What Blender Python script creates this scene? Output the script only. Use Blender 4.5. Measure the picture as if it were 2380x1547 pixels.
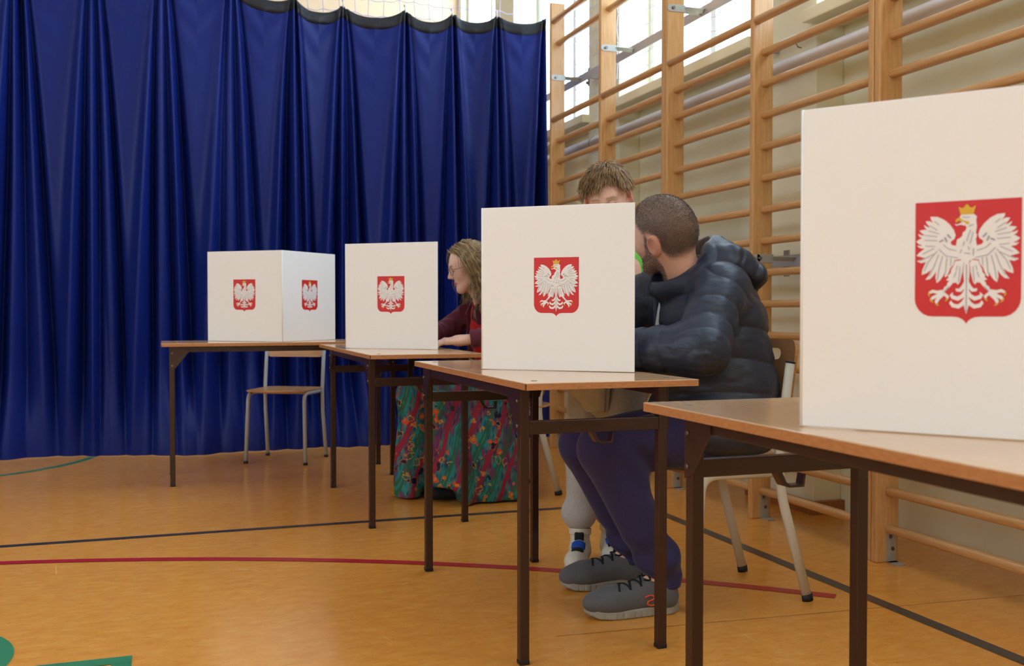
import bpy, bmesh, math, random
import numpy as np
from mathutils import Vector, Matrix, geometry

# ------------------------------------------------------------------ clear
for o in list(bpy.data.objects):
    bpy.data.objects.remove(o, do_unlink=True)
SC = bpy.context.scene
COL = SC.collection
random.seed(7)
RNG = np.random.default_rng(7)

# ------------------------------------------------------------------ camera
FPX = 2347.0
HCAM = 0.93
YAW = math.radians(19.0)
PITCH = math.atan((773.5 - 720.8) / FPX)
cam_d = bpy.data.cameras.new('camera')
cam = bpy.data.objects.new('camera', cam_d)
COL.objects.link(cam)
cam_d.sensor_width = 36.0
cam_d.lens = FPX / 2380.0 * 36.0
cam_d.clip_start = 0.05
cam_d.clip_end = 200
fwd = Vector((math.sin(YAW) * math.cos(PITCH), math.cos(YAW) * math.cos(PITCH), -math.sin(PITCH)))
rgt = Vector((math.cos(YAW), -math.sin(YAW), 0))
upv = rgt.cross(fwd)
cam.matrix_world = Matrix(((rgt.x, upv.x, -fwd.x, 0), (rgt.y, upv.y, -fwd.y, 0), (rgt.z, upv.z, -fwd.z, HCAM), (0, 0, 0, 1)))
cam_d.dof.use_dof = True
cam_d.dof.focus_distance = 2.95
cam_d.dof.aperture_fstop = 5.6
SC.camera = cam

# ------------------------------------------------------------------ world and daylight
world = bpy.data.worlds.new('overcast_sky')
SC.world = world
world.use_nodes = True
wn = world.node_tree.nodes
wn['Background'].inputs['Color'].default_value = (0.645, 0.805, 1.0, 1)
wn['Background'].inputs['Strength'].default_value = 9.0

def portal(name, loc, rot, sx, sy):
    d = bpy.data.lights.new(name, 'AREA')
    d.shape = 'RECTANGLE'; d.size = sx; d.size_y = sy
    d.cycles.is_portal = True
    o = bpy.data.objects.new(name, d); COL.objects.link(o)
    o.location = loc; o.rotation_euler = rot
    return o

SC.view_settings.view_transform = 'Standard'
SC.view_settings.look = 'None'
SC.view_settings.gamma = 1.0
SC.view_settings.exposure = 0.0
SC.view_settings.use_curve_mapping = False
SC.cycles.use_denoising = True
SC.cycles.max_bounces = 8
SC.cycles.diffuse_bounces = 5
SC.cycles.glossy_bounces = 3
SC.cycles.transparent_max_bounces = 12
SC.cycles.sample_clamp_indirect = 6.0
SC.cycles.caustics_reflective = False
SC.cycles.caustics_refractive = False

# window openings of the hall: right wall (x = 2.95 .. 3.05), left wall (x = -7.5)
R_BAYS = [(a0, a0 + 1.6) for a0 in (-6.1, -4.0, -1.9, 0.2, 2.3, 4.4, 6.5, 8.6)]
WIN_Z = (2.29, 5.2)
X_LEFT, X_WALL = -7.5, 2.95
Y_BACK, Y_FRONT = 10.3, -7.0
Z_CEIL = 5.6
for i, (y0, y1) in enumerate(R_BAYS):
    portal('window_portal_right', (3.12, (y0 + y1) / 2, sum(WIN_Z) / 2), (0, math.radians(90), 0), WIN_Z[1] - WIN_Z[0], y1 - y0)
L_BAYS = [(-6.2 + 2.75 * k, -6.2 + 2.75 * k + 2.35) for k in range(4)]
LWIN_Z = (2.9, 4.6)
for i, (y0, y1) in enumerate(L_BAYS):
    portal('window_portal_left', (X_LEFT - 0.12, (y0 + y1) / 2, sum(LWIN_Z) / 2), (0, math.radians(-90), 0), LWIN_Z[1] - LWIN_Z[0], y1 - y0)

# ------------------------------------------------------------------ helpers
def s2l(c):
    return tuple((x / 255 / 12.92) if x / 255 <= 0.04045 else ((x / 255 + 0.055) / 1.055) ** 2.4 for x in c)

MATS = {}
def mat(name, rgb, rough=0.5, spec=0.5, var=0.0, scale=20.0, stretch=(1, 1, 1), rgb2=None, bump=0.0, bscale=None, metal=0.0, coat=0.0, sheen=0.0, detail=4.0):
    m = bpy.data.materials.new(name); m.use_nodes = True
    nt = m.node_tree; b = nt.nodes['Principled BSDF']
    c = s2l(rgb)
    b.inputs['Base Color'].default_value = (*c, 1)
    b.inputs['Roughness'].default_value = rough
    b.inputs['Specular IOR Level'].default_value = spec
    b.inputs['Metallic'].default_value = metal
    b.inputs['Coat Weight'].default_value = coat
    b.inputs['Coat Roughness'].default_value = 0.15
    if sheen:
        b.inputs['Sheen Weight'].default_value = sheen
        b.inputs['Sheen Roughness'].default_value = 0.4
    if var or rgb2 or bump:
        tc = nt.nodes.new('ShaderNodeTexCoord')
        mp = nt.nodes.new('ShaderNodeMapping'); mp.inputs['Scale'].default_value = stretch
        nt.links.new(tc.outputs['Object'], mp.inputs['Vector'])
        nz = nt.nodes.new('ShaderNodeTexNoise'); nz.inputs['Scale'].default_value = scale; nz.inputs['Detail'].default_value = detail
        nt.links.new(mp.outputs['Vector'], nz.inputs['Vector'])
        if var or rgb2:
            mx = nt.nodes.new('ShaderNodeMix'); mx.data_type = 'RGBA'
            c2 = s2l(rgb2) if rgb2 else tuple(x * (1 - var) for x in c)
            c1 = c if rgb2 else tuple(min(1, x * (1 + var)) for x in c)
            mx.inputs['A'].default_value = (*c1, 1); mx.inputs['B'].default_value = (*c2, 1)
            rp = nt.nodes.new('ShaderNodeMapRange'); rp.inputs['From Min'].default_value = 0.3; rp.inputs['From Max'].default_value = 0.7
            nt.links.new(nz.outputs['Fac'], rp.inputs['Value'])
            nt.links.new(rp.outputs['Result'], mx.inputs['Factor'])
            nt.links.new(mx.outputs['Result'], b.inputs['Base Color'])
        if bump:
            bp = nt.nodes.new('ShaderNodeBump'); bp.inputs['Strength'].default_value = bump; bp.inputs['Distance'].default_value = 0.002
            if bscale:
                n2 = nt.nodes.new('ShaderNodeTexNoise'); n2.inputs['Scale'].default_value = bscale
                nt.links.new(mp.outputs['Vector'], n2.inputs['Vector']); nt.links.new(n2.outputs['Fac'], bp.inputs['Height'])
            else:
                nt.links.new(nz.outputs['Fac'], bp.inputs['Height'])
            nt.links.new(bp.outputs['Normal'], b.inputs['Normal'])
    MATS[name] = m
    return m

def tag(o, label=None, cat=None, group=None, kind=None):
    if label: o['label'] = label
    if cat: o['category'] = cat
    if group: o['group'] = group
    if kind: o['kind'] = kind
    return o

def thing(name, label, cat, loc=(0, 0, 0), rotz=0.0, group=None):
    o = bpy.data.objects.new(name, None); COL.objects.link(o)
    o.location = loc; o.rotation_euler = (0, 0, rotz); o.empty_display_size = 0.1
    return tag(o, label, cat, group)

def obj(name, me, m=None, parent=None, loc=(0, 0, 0)):
    o = bpy.data.objects.new(name, me); COL.objects.link(o)
    if m is not None and not me.materials: me.materials.append(m)
    if parent is not None: o.parent = parent
    o.location = loc
    return o

class G:
    """collects simple solids into one mesh"""
    def __init__(s): s.v = []; s.f = []; s.sm = []
    def add(s, vs, fs, smooth=False):
        n = len(s.v); s.v += [tuple(p) for p in vs]; s.f += [tuple(i + n for i in f) for f in fs]; s.sm += [smooth] * len(fs)
        return s
    def box(s, lo, hi, bev=0.0, rot=None, piv=None):
        bm = bmesh.new()
        bmesh.ops.create_cube(bm, size=1.0)
        c = [(lo[i] + hi[i]) / 2 for i in range(3)]; d = [abs(hi[i] - lo[i]) for i in range(3)]
        for v in bm.verts: v.co = Vector((v.co.x * d[0] + c[0], v.co.y * d[1] + c[1], v.co.z * d[2] + c[2]))
        if bev: bmesh.ops.bevel(bm, geom=list(bm.edges), offset=bev, segments=2, profile=0.6, affect='EDGES')
        if rot is not None:
            R = rot if isinstance(rot, Matrix) else Matrix.Rotation(rot[0], 3, rot[1])
            p = Vector(piv or c)
            for v in bm.verts: v.co = R @ (v.co - p) + p
        bm.verts.index_update()
        s.add([v.co[:] for v in bm.verts], [[v.index for v in f.verts] for f in bm.faces])
        bm.free(); return s
    def tube(s, path, r, n=10, cap=True, flat=None, closed=False):
        """flat=(ra,rb,refvec): elliptical section, ra along refvec"""
        P = [Vector(p) for p in path]; k = len(P); rings = []
        rr = r if hasattr(r, '__len__') else [r] * k
        prev = None; vs = []
        for i in range(k):
            if closed: t = (P[(i + 1) % k] - P[i - 1])
            else: t = P[min(i + 1, k - 1)] - P[max(i - 1, 0)]
            t.normalize()
            if flat is not None:
                a = Vector(flat[2]); a = (a - t * a.dot(t)).normalized()
            elif prev is None:
                a = t.orthogonal().normalized()
            else:
                a = (prev - t * prev.dot(t)).normalized()
            prev = a; b = t.cross(a)
            for j in range(n):
                q = 2 * math.pi * j / n
                if flat is not None: off = a * (flat[0] * math.cos(q)) + b * (flat[1] * math.sin(q))
                else: off = a * (rr[i] * math.cos(q)) + b * (rr[i] * math.sin(q))
                vs.append((P[i] + off)[:])
        fs = []
        for i in range(k if closed else k - 1):
            i2 = (i + 1) % k
            for j in range(n):
                j2 = (j + 1) % n
                fs.append((i * n + j, i * n + j2, i2 * n + j2, i2 * n + j))
        s.add(vs, fs, True)
        if cap and not closed:
            m0 = len(s.v) - k * n
            s.f.append(tuple(m0 + j for j in reversed(range(n)))); s.sm.append(False)
            s.f.append(tuple(m0 + (k - 1) * n + j for j in range(n))); s.sm.append(False)
        return s
    def cyl(s, a, b, r, n=14): return s.tube([a, b], r, n)
    def prism(s, poly, M, t):
        """2D polygon extruded by t along local z; M maps local to mesh space"""
        tri = geometry.tessellate_polygon([[Vector((p[0], p[1], 0)) for p in poly]])
        n = len(poly)
        ar = sum(poly[i][0] * poly[(i + 1) % n][1] - poly[(i + 1) % n][0] * poly[i][1] for i in range(n))
        vs = [(M @ Vector((p[0], p[1], t)))[:] for p in poly] + [(M @ Vector((p[0], p[1], 0)))[:] for p in poly]
        fs = []
        for a, b, c in tri:
            fs.append((a, b, c)); fs.append((n + c, n + b, n + a))
        for i in range(n):
            j = (i + 1) % n
            fs.append((n + i, n + j, j, i) if ar > 0 else (n + j, n + i, i, j))
        return s.add(vs, fs)
    def sheet(s, poly, M, z):
        tri = geometry.tessellate_polygon([[Vector((p[0], p[1], 0)) for p in poly]])
        return s.add([(M @ Vector((p[0], p[1], z)))[:] for p in poly], tri)
    def mesh(s, name, m=None, fix=True):
        me = bpy.data.meshes.new(name)
        me.from_pydata(s.v, [], s.f)
        me.polygons.foreach_set('use_smooth', s.sm)
        if fix:
            bm = bmesh.new(); bm.from_mesh(me); bmesh.ops.recalc_face_normals(bm, faces=bm.faces); bm.to_mesh(me); bm.free()
        if m is not None: me.materials.append(m)
        me.update()
        return me
    def obj(s, name, m, parent=None, loc=(0, 0, 0), fix=True):
        return obj(name, s.mesh(name, m, fix), None, parent, loc)

def struct(name, g, m):
    return tag(g.obj(name, m), kind='structure')

# ------------------------------------------------------------------ materials
mat('cream_wall', (238, 230, 200), 0.6, 0.3, 0.04, 3.0)
mat('olive_wall', (232, 226, 196), 0.55, 0.3, 0.05, 2.0)
mat('peach_wall', (228, 196, 160), 0.7, 0.3, 0.04, 2.0)
mat('ceiling_white', (232, 230, 224), 0.8, 0.2)
mat('white_paint', (226, 226, 224), 0.35, 0.5)
mat('pipe_white', (222, 220, 226), 0.35, 0.5)
mat('pine', (217, 170, 114), 0.38, 0.45, scale=9.0, stretch=(14, 14, 0.8), rgb2=(199, 146, 88), coat=0.2)
mat('beech_rung', (212, 166, 112), 0.38, 0.45, scale=9.0, stretch=(14, 0.9, 14), rgb2=(196, 143, 90), coat=0.2)
mat('table_laminate', (218, 177, 137), 0.13, 0.5, scale=10.0, stretch=(34, 1.6, 34), rgb2=(211, 167, 126))
mat('table_edge', (190, 132, 84), 0.4, 0.4, scale=10.0, stretch=(6, 6, 22), rgb2=(172, 112, 66))
mat('brown_steel', (50, 25, 19), 0.32, 0.5, 0.12, 6.0)
mat('bolt_steel', (120, 115, 110), 0.35, 0.5, metal=0.9)
mat('grey_steel', (176, 176, 172), 0.4, 0.5, metal=0.3)
mat('rail_steel', (196, 196, 200), 0.4, 0.5, metal=0.4)
mat('chair_paint', (200, 196, 186), 0.38, 0.5)
mat('chair_silver', (176, 182, 190), 0.35, 0.5)
mat('black_plastic', (22, 22, 24), 0.5, 0.4)
mat('plywood', (206, 158, 108), 0.35, 0.45, scale=8.0, stretch=(1.2, 12, 12), rgb2=(192, 138, 88), coat=0.15)
mat('ply_edge', (186, 128, 76), 0.5, 0.4, scale=10.0, stretch=(3, 3, 60), rgb2=(150, 98, 56))
mat('screen_board', (240, 237, 236), 0.45, 0.4)
mat('crest_red', (206, 40, 42), 0.45, 0.4)
mat('crest_white', (236, 232, 232), 0.45, 0.4)
mat('crest_grey', (150, 148, 165), 0.5, 0.3)
mat('crest_gold', (222, 172, 44), 0.45, 0.4)
mat('net_cord', (222, 222, 236), 0.7, 0.2)
mat('net_lilac', (196, 192, 226), 0.7, 0.2)
mat('line_black', (58, 56, 56), 0.28, 0.5, 0.15, 12.0)
mat('line_red', (176, 38, 44), 0.28, 0.5, 0.06, 8.0)
mat('line_green', (62, 132, 94), 0.28, 0.5, 0.08, 8.0)
mat('wood_base', (166, 106, 54), 0.4, 0.4, scale=8.0, stretch=(14, 1, 14), rgb2=(140, 84, 40))

def floor_material():
    m = bpy.data.materials.new('linoleum'); m.use_nodes = True
    nt = m.node_tree; N = nt.nodes; L = nt.links; b = N['Principled BSDF']
    tc = N.new('ShaderNodeTexCoord')
    mp = N.new('ShaderNodeMapping'); mp.inputs['Scale'].default_value = (1, 2.0, 1); L.new(tc.outputs['Object'], mp.inputs['Vector'])
    n1 = N.new('ShaderNodeTexNoise'); n1.inputs['Scale'].default_value = 13; n1.inputs['Detail'].default_value = 8; n1.inputs['Roughness'].default_value = 0.7
    L.new(mp.outputs['Vector'], n1.inputs['Vector'])
    cr = N.new('ShaderNodeValToRGB'); e = cr.color_ramp.elements
    e[0].position = 0.22; e[0].color = (*s2l((208, 131, 48)), 1)
    e[1].position = 0.80; e[1].color = (*s2l((234, 170, 84)), 1)
    k = e.new(0.5); k.color = (*s2l((221, 150, 64)), 1)
    L.new(n1.outputs['Fac'], cr.inputs['Fac'])
    # darker flecks
    n2 = N.new('ShaderNodeTexNoise'); n2.inputs['Scale'].default_value = 26; n2.inputs['Detail'].default_value = 6; n2.inputs['Distortion'].default_value = 1.2
    mp2 = N.new('ShaderNodeMapping'); mp2.inputs['Scale'].default_value = (1, 4.5, 1); mp2.inputs['Rotation'].default_value = (0, 0, 0.12); L.new(tc.outputs['Object'], mp2.inputs['Vector']); L.new(mp2.outputs['Vector'], n2.inputs['Vector'])
    c2 = N.new('ShaderNodeValToRGB'); c2.color_ramp.elements[0].position = 0.62; c2.color_ramp.elements[1].position = 0.74
    c2.color_ramp.elements[0].color = (0, 0, 0, 1); c2.color_ramp.elements[1].color = (0.55, 0.55, 0.55, 1)
    L.new(n2.outputs['Fac'], c2.inputs['Fac'])
    mx = N.new('ShaderNodeMix'); mx.data_type = 'RGBA'; mx.inputs['B'].default_value = (*s2l((164, 92, 38)), 1)
    L.new(c2.outputs['Color'], mx.inputs['Factor']); L.new(cr.outputs['Color'], mx.inputs['A'])
    # pale scuff scratches
    w = N.new('ShaderNodeTexVoronoi'); w.feature = 'DISTANCE_TO_EDGE'; w.inputs['Scale'].default_value = 2.3
    n3 = N.new('ShaderNodeTexNoise'); n3.inputs['Scale'].default_value = 1.7
    ad = N.new('ShaderNodeVectorMath'); ad.operation = 'ADD'; L.new(tc.outputs['Object'], ad.inputs[0]); L.new(n3.outputs['Color'], ad.inputs[1]); L.new(ad.outputs['Vector'], w.inputs['Vector'])
    lt = N.new('ShaderNodeMath'); lt.operation = 'LESS_THAN'; lt.inputs[1].default_value = 0.0035; L.new(w.outputs['Distance'], lt.inputs[0])
    n4 = N.new('ShaderNodeTexNoise'); n4.inputs['Scale'].default_value = 3.1; L.new(tc.outputs['Object'], n4.inputs['Vector'])
    gt = N.new('ShaderNodeMapRange'); gt.inputs['From Min'].default_value = 0.56; gt.inputs['From Max'].default_value = 0.66; gt.inputs['To Max'].default_value = 0.45; L.new(n4.outputs['Fac'], gt.inputs['Value'])
    ml = N.new('ShaderNodeMath'); ml.operation = 'MULTIPLY'; L.new(lt.outputs[0], ml.inputs[0]); L.new(gt.outputs['Result'], ml.inputs[1])
    mx2 = N.new('ShaderNodeMix'); mx2.data_type = 'RGBA'; mx2.inputs['B'].default_value = (*s2l((240, 200, 140)), 1)
    L.new(ml.outputs[0], mx2.inputs['Factor']); L.new(mx.outputs['Result'], mx2.inputs['A'])
    L.new(mx2.outputs['Result'], b.inputs['Base Color'])
    rr = N.new('ShaderNodeMapRange'); rr.inputs['To Min'].default_value = 0.13; rr.inputs['To Max'].default_value = 0.26; L.new(n4.outputs['Fac'], rr.inputs['Value'])
    L.new(rr.outputs['Result'], b.inputs['Roughness'])
    b.inputs['Specular IOR Level'].default_value = 0.5
    MATS['linoleum'] = m
floor_material()

def glass_material():
    m = bpy.data.materials.new('window_glass'); m.use_nodes = True
    nt = m.node_tree; N = nt.nodes; L = nt.links
    N.remove(N['Principled BSDF']); out = N['Material Output']
    t = N.new('ShaderNodeBsdfTransparent'); t.inputs['Color'].default_value = (0.96, 0.98, 0.98, 1)
    g = N.new('ShaderNodeBsdfGlossy'); g.inputs['Roughness'].default_value = 0.03
    mx = N.new('ShaderNodeMixShader'); mx.inputs['Fac'].default_value = 0.05; L.new(t.outputs[0], mx.inputs[1]); L.new(g.outputs[0], mx.inputs[2]); L.new(mx.outputs[0], out.inputs['Surface'])
    MATS['window_glass'] = m
glass_material()

# ------------------------------------------------------------------ the hall
fl = struct('floor', G().box((X_LEFT, Y_FRONT, -0.2), (3.05, Y_BACK, 0)), MATS['linoleum'])
ce = struct('ceiling', G().box((X_LEFT, Y_FRONT, Z_CEIL), (3.05, Y_BACK, Z_CEIL + 0.2)), MATS['ceiling_white'])
struct('wall_back', G().box((X_LEFT - 0.2, Y_BACK, -0.2), (3.25, Y_BACK + 0.2, Z_CEIL + 0.2)), MATS['peach_wall'])
struct('wall_front', G().box((X_LEFT - 0.2, Y_FRONT - 0.2, -0.2), (3.25, Y_FRONT, Z_CEIL + 0.2)), MATS['cream_wall'])
g = G()
g.box((X_WALL, Y_FRONT, -0.2), (X_WALL + 0.2, Y_BACK, WIN_Z[0]))
g.box((X_WALL, Y_FRONT, WIN_Z[1]), (X_WALL + 0.2, Y_BACK, Z_CEIL))
ys = [Y_FRONT] + [v for b in R_BAYS for v in b] + [Y_BACK]
for i in range(0, len(ys), 2):
    g.box((X_WALL, ys[i], WIN_Z[0]), (X_WALL + 0.2, ys[i + 1], WIN_Z[1]))
wr = struct('wall_right', g, MATS['olive_wall'])
PILLARS = []
for i in range(len(R_BAYS) - 1):      # shallow pillars between the bays
    p = G().box((2.80, R_BAYS[i][1], 0), (X_WALL, R_BAYS[i + 1][0], Z_CEIL), 0.006).obj('pillar', MATS['cream_wall'], wr)
    PILLARS.append((R_BAYS[i][1], p))
g = G()
g.box((X_LEFT - 0.2, Y_FRONT, -0.2), (X_LEFT, Y_BACK, LWIN_Z[0])); g.box((X_LEFT - 0.2, Y_FRONT, LWIN_Z[1]), (X_LEFT, Y_BACK, Z_CEIL))
ys = [Y_FRONT] + [v for b in L_BAYS for v in b] + [Y_BACK]
for i in range(0, len(ys), 2):
    g.box((X_LEFT - 0.2, ys[i], LWIN_Z[0]), (X_LEFT, ys[i + 1], LWIN_Z[1]))
struct('wall_left', g, MATS['cream_wall'])

def window(idx, x, y0, y1, z0, z1, sgn, sill):
    e = bpy.data.objects.new('window_%d' % idx, None); COL.objects.link(e); e.location = (x, (y0 + y1) / 2, z0); tag(e, kind='structure')
    w = y1 - y0; h = z1 - z0
    fg = G()
    for a, b in (((-.03, -w / 2, 0), (.03, -w / 2 + .06, h)), ((-.03, w / 2 - .06, 0), (.03, w / 2, h)), ((-.03, -w / 2, 0), (.03, w / 2, .06)), ((-.03, -w / 2, h - .06), (.03, w / 2, h)), ((-.025, -.03, 0), (.025, .03, h))):
        fg.box(a, b, 0.004)
    fg.obj('window_frame', MATS['white_paint'], e)
    G().box((-.006, -w / 2 + .05, .05), (.006, -.02, h - .05)).obj('pane', MATS['window_glass'], e)
    G().box((-.006, .02, .05), (.006, w / 2 - .05, h - .05)).obj('pane', MATS['window_glass'], e)
    if sill:
        G().box((2.74 - x, -w / 2 - 0.03, -0.060), (0.0, w / 2 + 0.03, -0.002), 0.008).obj('window_sill', MATS['cream_wall'], e)
n = 1
for (y0, y1) in R_BAYS:
    if y1 > -2: window(n, X_WALL + 0.1, y0, y1, WIN_Z[0], WIN_Z[1], 1, True); n += 1
for (y0, y1) in L_BAYS:
    window(n, X_LEFT - 0.1, y0, y1, LWIN_Z[0], LWIN_Z[1], -1, False); n += 1
# skirting along the right wall, stepping round the pillars
g = G()
for i in range(len(R_BAYS)):
    if i < len(R_BAYS) - 1: g.box((2.77, R_BAYS[i][1] - 0.03, 0), (2.80, R_BAYS[i + 1][0] + 0.03, 0.06), 0.003); 
    if i < len(R_BAYS) - 1:
        g.box((2.80, R_BAYS[i][1] - 0.03, 0), (X_WALL, R_BAYS[i][1], 0.06), 0.003); g.box((2.80, R_BAYS[i + 1][0], 0), (X_WALL, R_BAYS[i + 1][0] + 0.03, 0.06), 0.003)
struct('baseboard_right', g, MATS['wood_base'])

# court markings lie on the linoleum
def strip(pts, w, z=0.0012):
    P = [Vector((p[0], p[1], 0)) for p in pts]; vs = []; fs = []
    for i, p in enumerate(P):
        t = (P[min(i + 1, len(P) - 1)] - P[max(i - 1, 0)]).normalized(); nrm = Vector((-t.y, t.x, 0)) * w / 2
        vs += [(p.x + nrm.x, p.y + nrm.y, z), (p.x - nrm.x, p.y - nrm.y, z)]
    for i in range(len(P) - 1): fs.append((2 * i, 2 * i + 1, 2 * i + 3, 2 * i + 2))
    return G().add(vs, fs)
strip([(-6.5, 4.40), (2.17, 4.395)], 0.042).obj('court_line', MATS['line_black'], fl)
strip([(2.148, 4.395), (2.152, -6.5)], 0.05).obj('court_line', MATS['line_black'], fl)
# fit of the red arc
A = np.array([(-.578, 4.11), (-.024, 3.967), (.477, 3.808), (.916, 3.582), (1.328, 3.337), (1.696, 3.065), (2.08, 2.723)])
sol = np.linalg.lstsq(np.c_[2 * A, np.ones(len(A))], (A ** 2).sum(1), rcond=None)[0]
rc = sol[:2]; rr_ = math.sqrt(sol[2] + rc @ rc)
a1 = math.atan2(2.745 - rc[1], 2.06 - rc[0]); a0 = a1 + 1.35
strip([(rc[0] + rr_ * math.cos(a0 + (a1 - a0) * t / 60), rc[1] + rr_ * math.sin(a0 + (a1 - a0) * t / 60)) for t in range(61)], 0.05, 0.0016).obj('court_line', MATS['line_red'], fl)
A = np.array([(-.881, 6.293), (-.678, 6.467), (-.468, 6.811)])
M3 = np.linalg.solve(np.c_[2 * A, np.ones(3)], (A ** 2).sum(1)); gc = M3[:2]; gr = math.sqrt(M3[2] + gc @ gc)
b0 = math.atan2(6.6 - gc[1], -.58 - gc[0])
strip([(gc[0] + gr * math.cos(b0 - 1.6 + 2.6 * t / 50), gc[1] + gr * math.sin(b0 - 1.6 + 2.6 * t / 50)) for t in range(51)], 0.05).obj('court_line', MATS['line_green'], fl)
strip([(-1.6, 2.850), (-.088, 2.857)], 0.055, 0.0018).obj('court_line', MATS['line_green'], fl)
strip([(-.113, 2.86), (-.113, 1.6)], 0.05, 0.0014).obj('court_line', MATS['line_green'], fl)
G().sheet([(-.75 + .36 * math.cos(2 * math.pi * k / 48), 2.98 + .36 * math.sin(2 * math.pi * k / 48)) for k in range(48)], Matrix.Identity(4), 0.002).obj('court_line', MATS['line_green'], fl)
# a seam between two rolls of linoleum
strip([(1.05, 2.665), (2.9, 2.54)], 0.0022).obj('linoleum_seam', MATS['wood_base'], fl)
# ------------------------------------------------------------------ heating pipes and rails on the right wall
def along(name, label, cat, x, z, r, y0, y1, m, clips):
    t = thing(name, label, cat, (x, y0, z))
    G().cyl((0, 0, 0), (0, y1 - y0, 0), r, 20).obj('pipe', m, t)
    for yc in clips:
        G().tube([(0, yc - y0 - .012, 0), (0, yc - y0 + .012, 0)], r + .004, 20).obj('pipe_clip', MATS['grey_steel'], t)
        for py, pil in PILLARS:
            if py < yc < py + .5: G().box((x + r * .8, yc - .01, z - .012), (2.802, yc + .01, z + .012)).obj('pipe_bracket', MATS['grey_steel'], pil)
    return t
along('heating_pipe', 'thick white heating pipe running along the wall below the window sills', 'pipe', 2.735, 2.055, 0.036, -6.8, 10.2, MATS['pipe_white'], [4.15, 6.25, 2.05, 8.35])
along('heating_pipe', 'thinner white pipe above the thick heating pipe along the wall', 'pipe', 2.750, 2.175, 0.020, -6.8, 10.2, MATS['pipe_white'], [4.2, 6.3, 2.1, 8.4])
def rail(label, x, z, hh, posts):
    t = thing('fixing_rail', label, 'rail', (x, 0, z))
    G().box((-.004, -2.5, -hh), (.004, 9.5, hh), .001).box((0, -2.5, hh - .006), (.035, 9.5, hh)).obj('rail', MATS['rail_steel'], t)
    for yc in posts:
        G().box((.004, yc - .02, -.07), (.012, yc + .02, .05), .002).obj('rail_plate', MATS['grey_steel'], t)
        G().box((.008, yc - .015, -.02), (2.80 - x, yc + .015, .02), .002).obj('rail_arm', MATS['grey_steel'], t)
        G().cyl((.0, yc, -.05), (-.012, yc, -.05), .009, 8).obj('bolt', MATS['bolt_steel'], t)
rail('upper grey steel rail holding the wall bars in front of the windows', 2.69, 2.50, .026, [4.15, 6.25, 2.0])
rail('lower grey steel rail holding the wall bars behind the seated man', 2.69, 1.155, .026, [3.97, 6.25, 2.0])
t = thing('wire_hook', 'small bent wire hook sticking out of the wall beside the sill', 'hook', (2.795, 3.99, 2.185))
G().tube([(0.005, 0, 0), (-.02, 0, .0), (-.035, 0, -.012), (-.04, 0, -.03), (-.03, 0, -.045), (-.012, 0, -.047)], .0025, 6).obj('hook_wire', MATS['bolt_steel'], t)
t = thing('wall_device', 'small dark grey box fixed on the far pillar behind the bars', 'box', (2.79, 6.42, 1.62))
G().box((-.03, -.05, -.03), (.01, .05, .03), .006).obj('device_body', MATS['black_plastic'], t)
G().box((-.034, -.03, -.016), (-.028, .03, .016), .002).obj('device_face', MATS['grey_steel'], t)

# ------------------------------------------------------------------ wall bars (three double ladders)
XF, UD, UT = 2.47, 0.10, 0.032
RZ = [0.123 + 0.1393 * k for k in range(15)]
def rung_mesh(L):
    # oval wooden rod along y
    gg = G(); n = 14; prof = []
    for j in range(n):
        q = 2 * math.pi * j / n
        cx = .0205 * math.copysign(abs(math.cos(q)) ** .7, math.cos(q)); cz = .0165 * math.copysign(abs(math.sin(q)) ** .7, math.sin(q))
        prof.append((cx, cz))
    vs = []; ysec = [-.004, 0, L, L + .004]
    for k, yy in enumerate(ysec):
        sc = 0.9 if k in (0, 3) else 1
        vs += [(p[0] * sc, yy, p[1] * sc) for p in prof]
    fs = [(k * n + j, k * n + (j + 1) % n, (k + 1) * n + (j + 1) % n, (k + 1) * n + j) for k in range(3) for j in range(n)]
    gg.add(vs, fs, True)
    return gg.mesh('rung', MATS['beech_rung'])
up_mesh = G().box((0, 0, 0), (UD, UT, 2.995), .006).mesh('upright', MATS['pine'])
tie_g = G().box((0.02, -.004, -.019), (.105, 0, .019), .0015).tube([(.02, -.004, 0), (.02, 0, 0)], .019, 16).box((.10, -.005, -.015), (.225, -.001, .015), .001, rot=(math.radians(55), 'X'))
tie_mesh = tie_g.mesh('tie_bracket', MATS['grey_steel'])
bolt_mesh = G().cyl((0, -.012, 0), (0, 0, 0), .008, 8).mesh('bolt', MATS['bolt_steel'])
ang_mesh = G().box((0.045, -.004, 0.0), (.085, 0, .115), .001).box((0.045, -.06, 0.0), (.085, 0, .004), .001).mesh('floor_angle', MATS['grey_steel'])
units = [([(6.366), (5.55), (4.742)], 'wooden wall bars at the far end beside the blue curtain'),
         ([(4.708), (3.893), (3.094)], 'wooden wall bars in the middle behind the seated man'),
         ([(3.058), (2.243), (1.44)], 'wooden wall bars nearest the camera at the right edge')]
rmesh = {}
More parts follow.
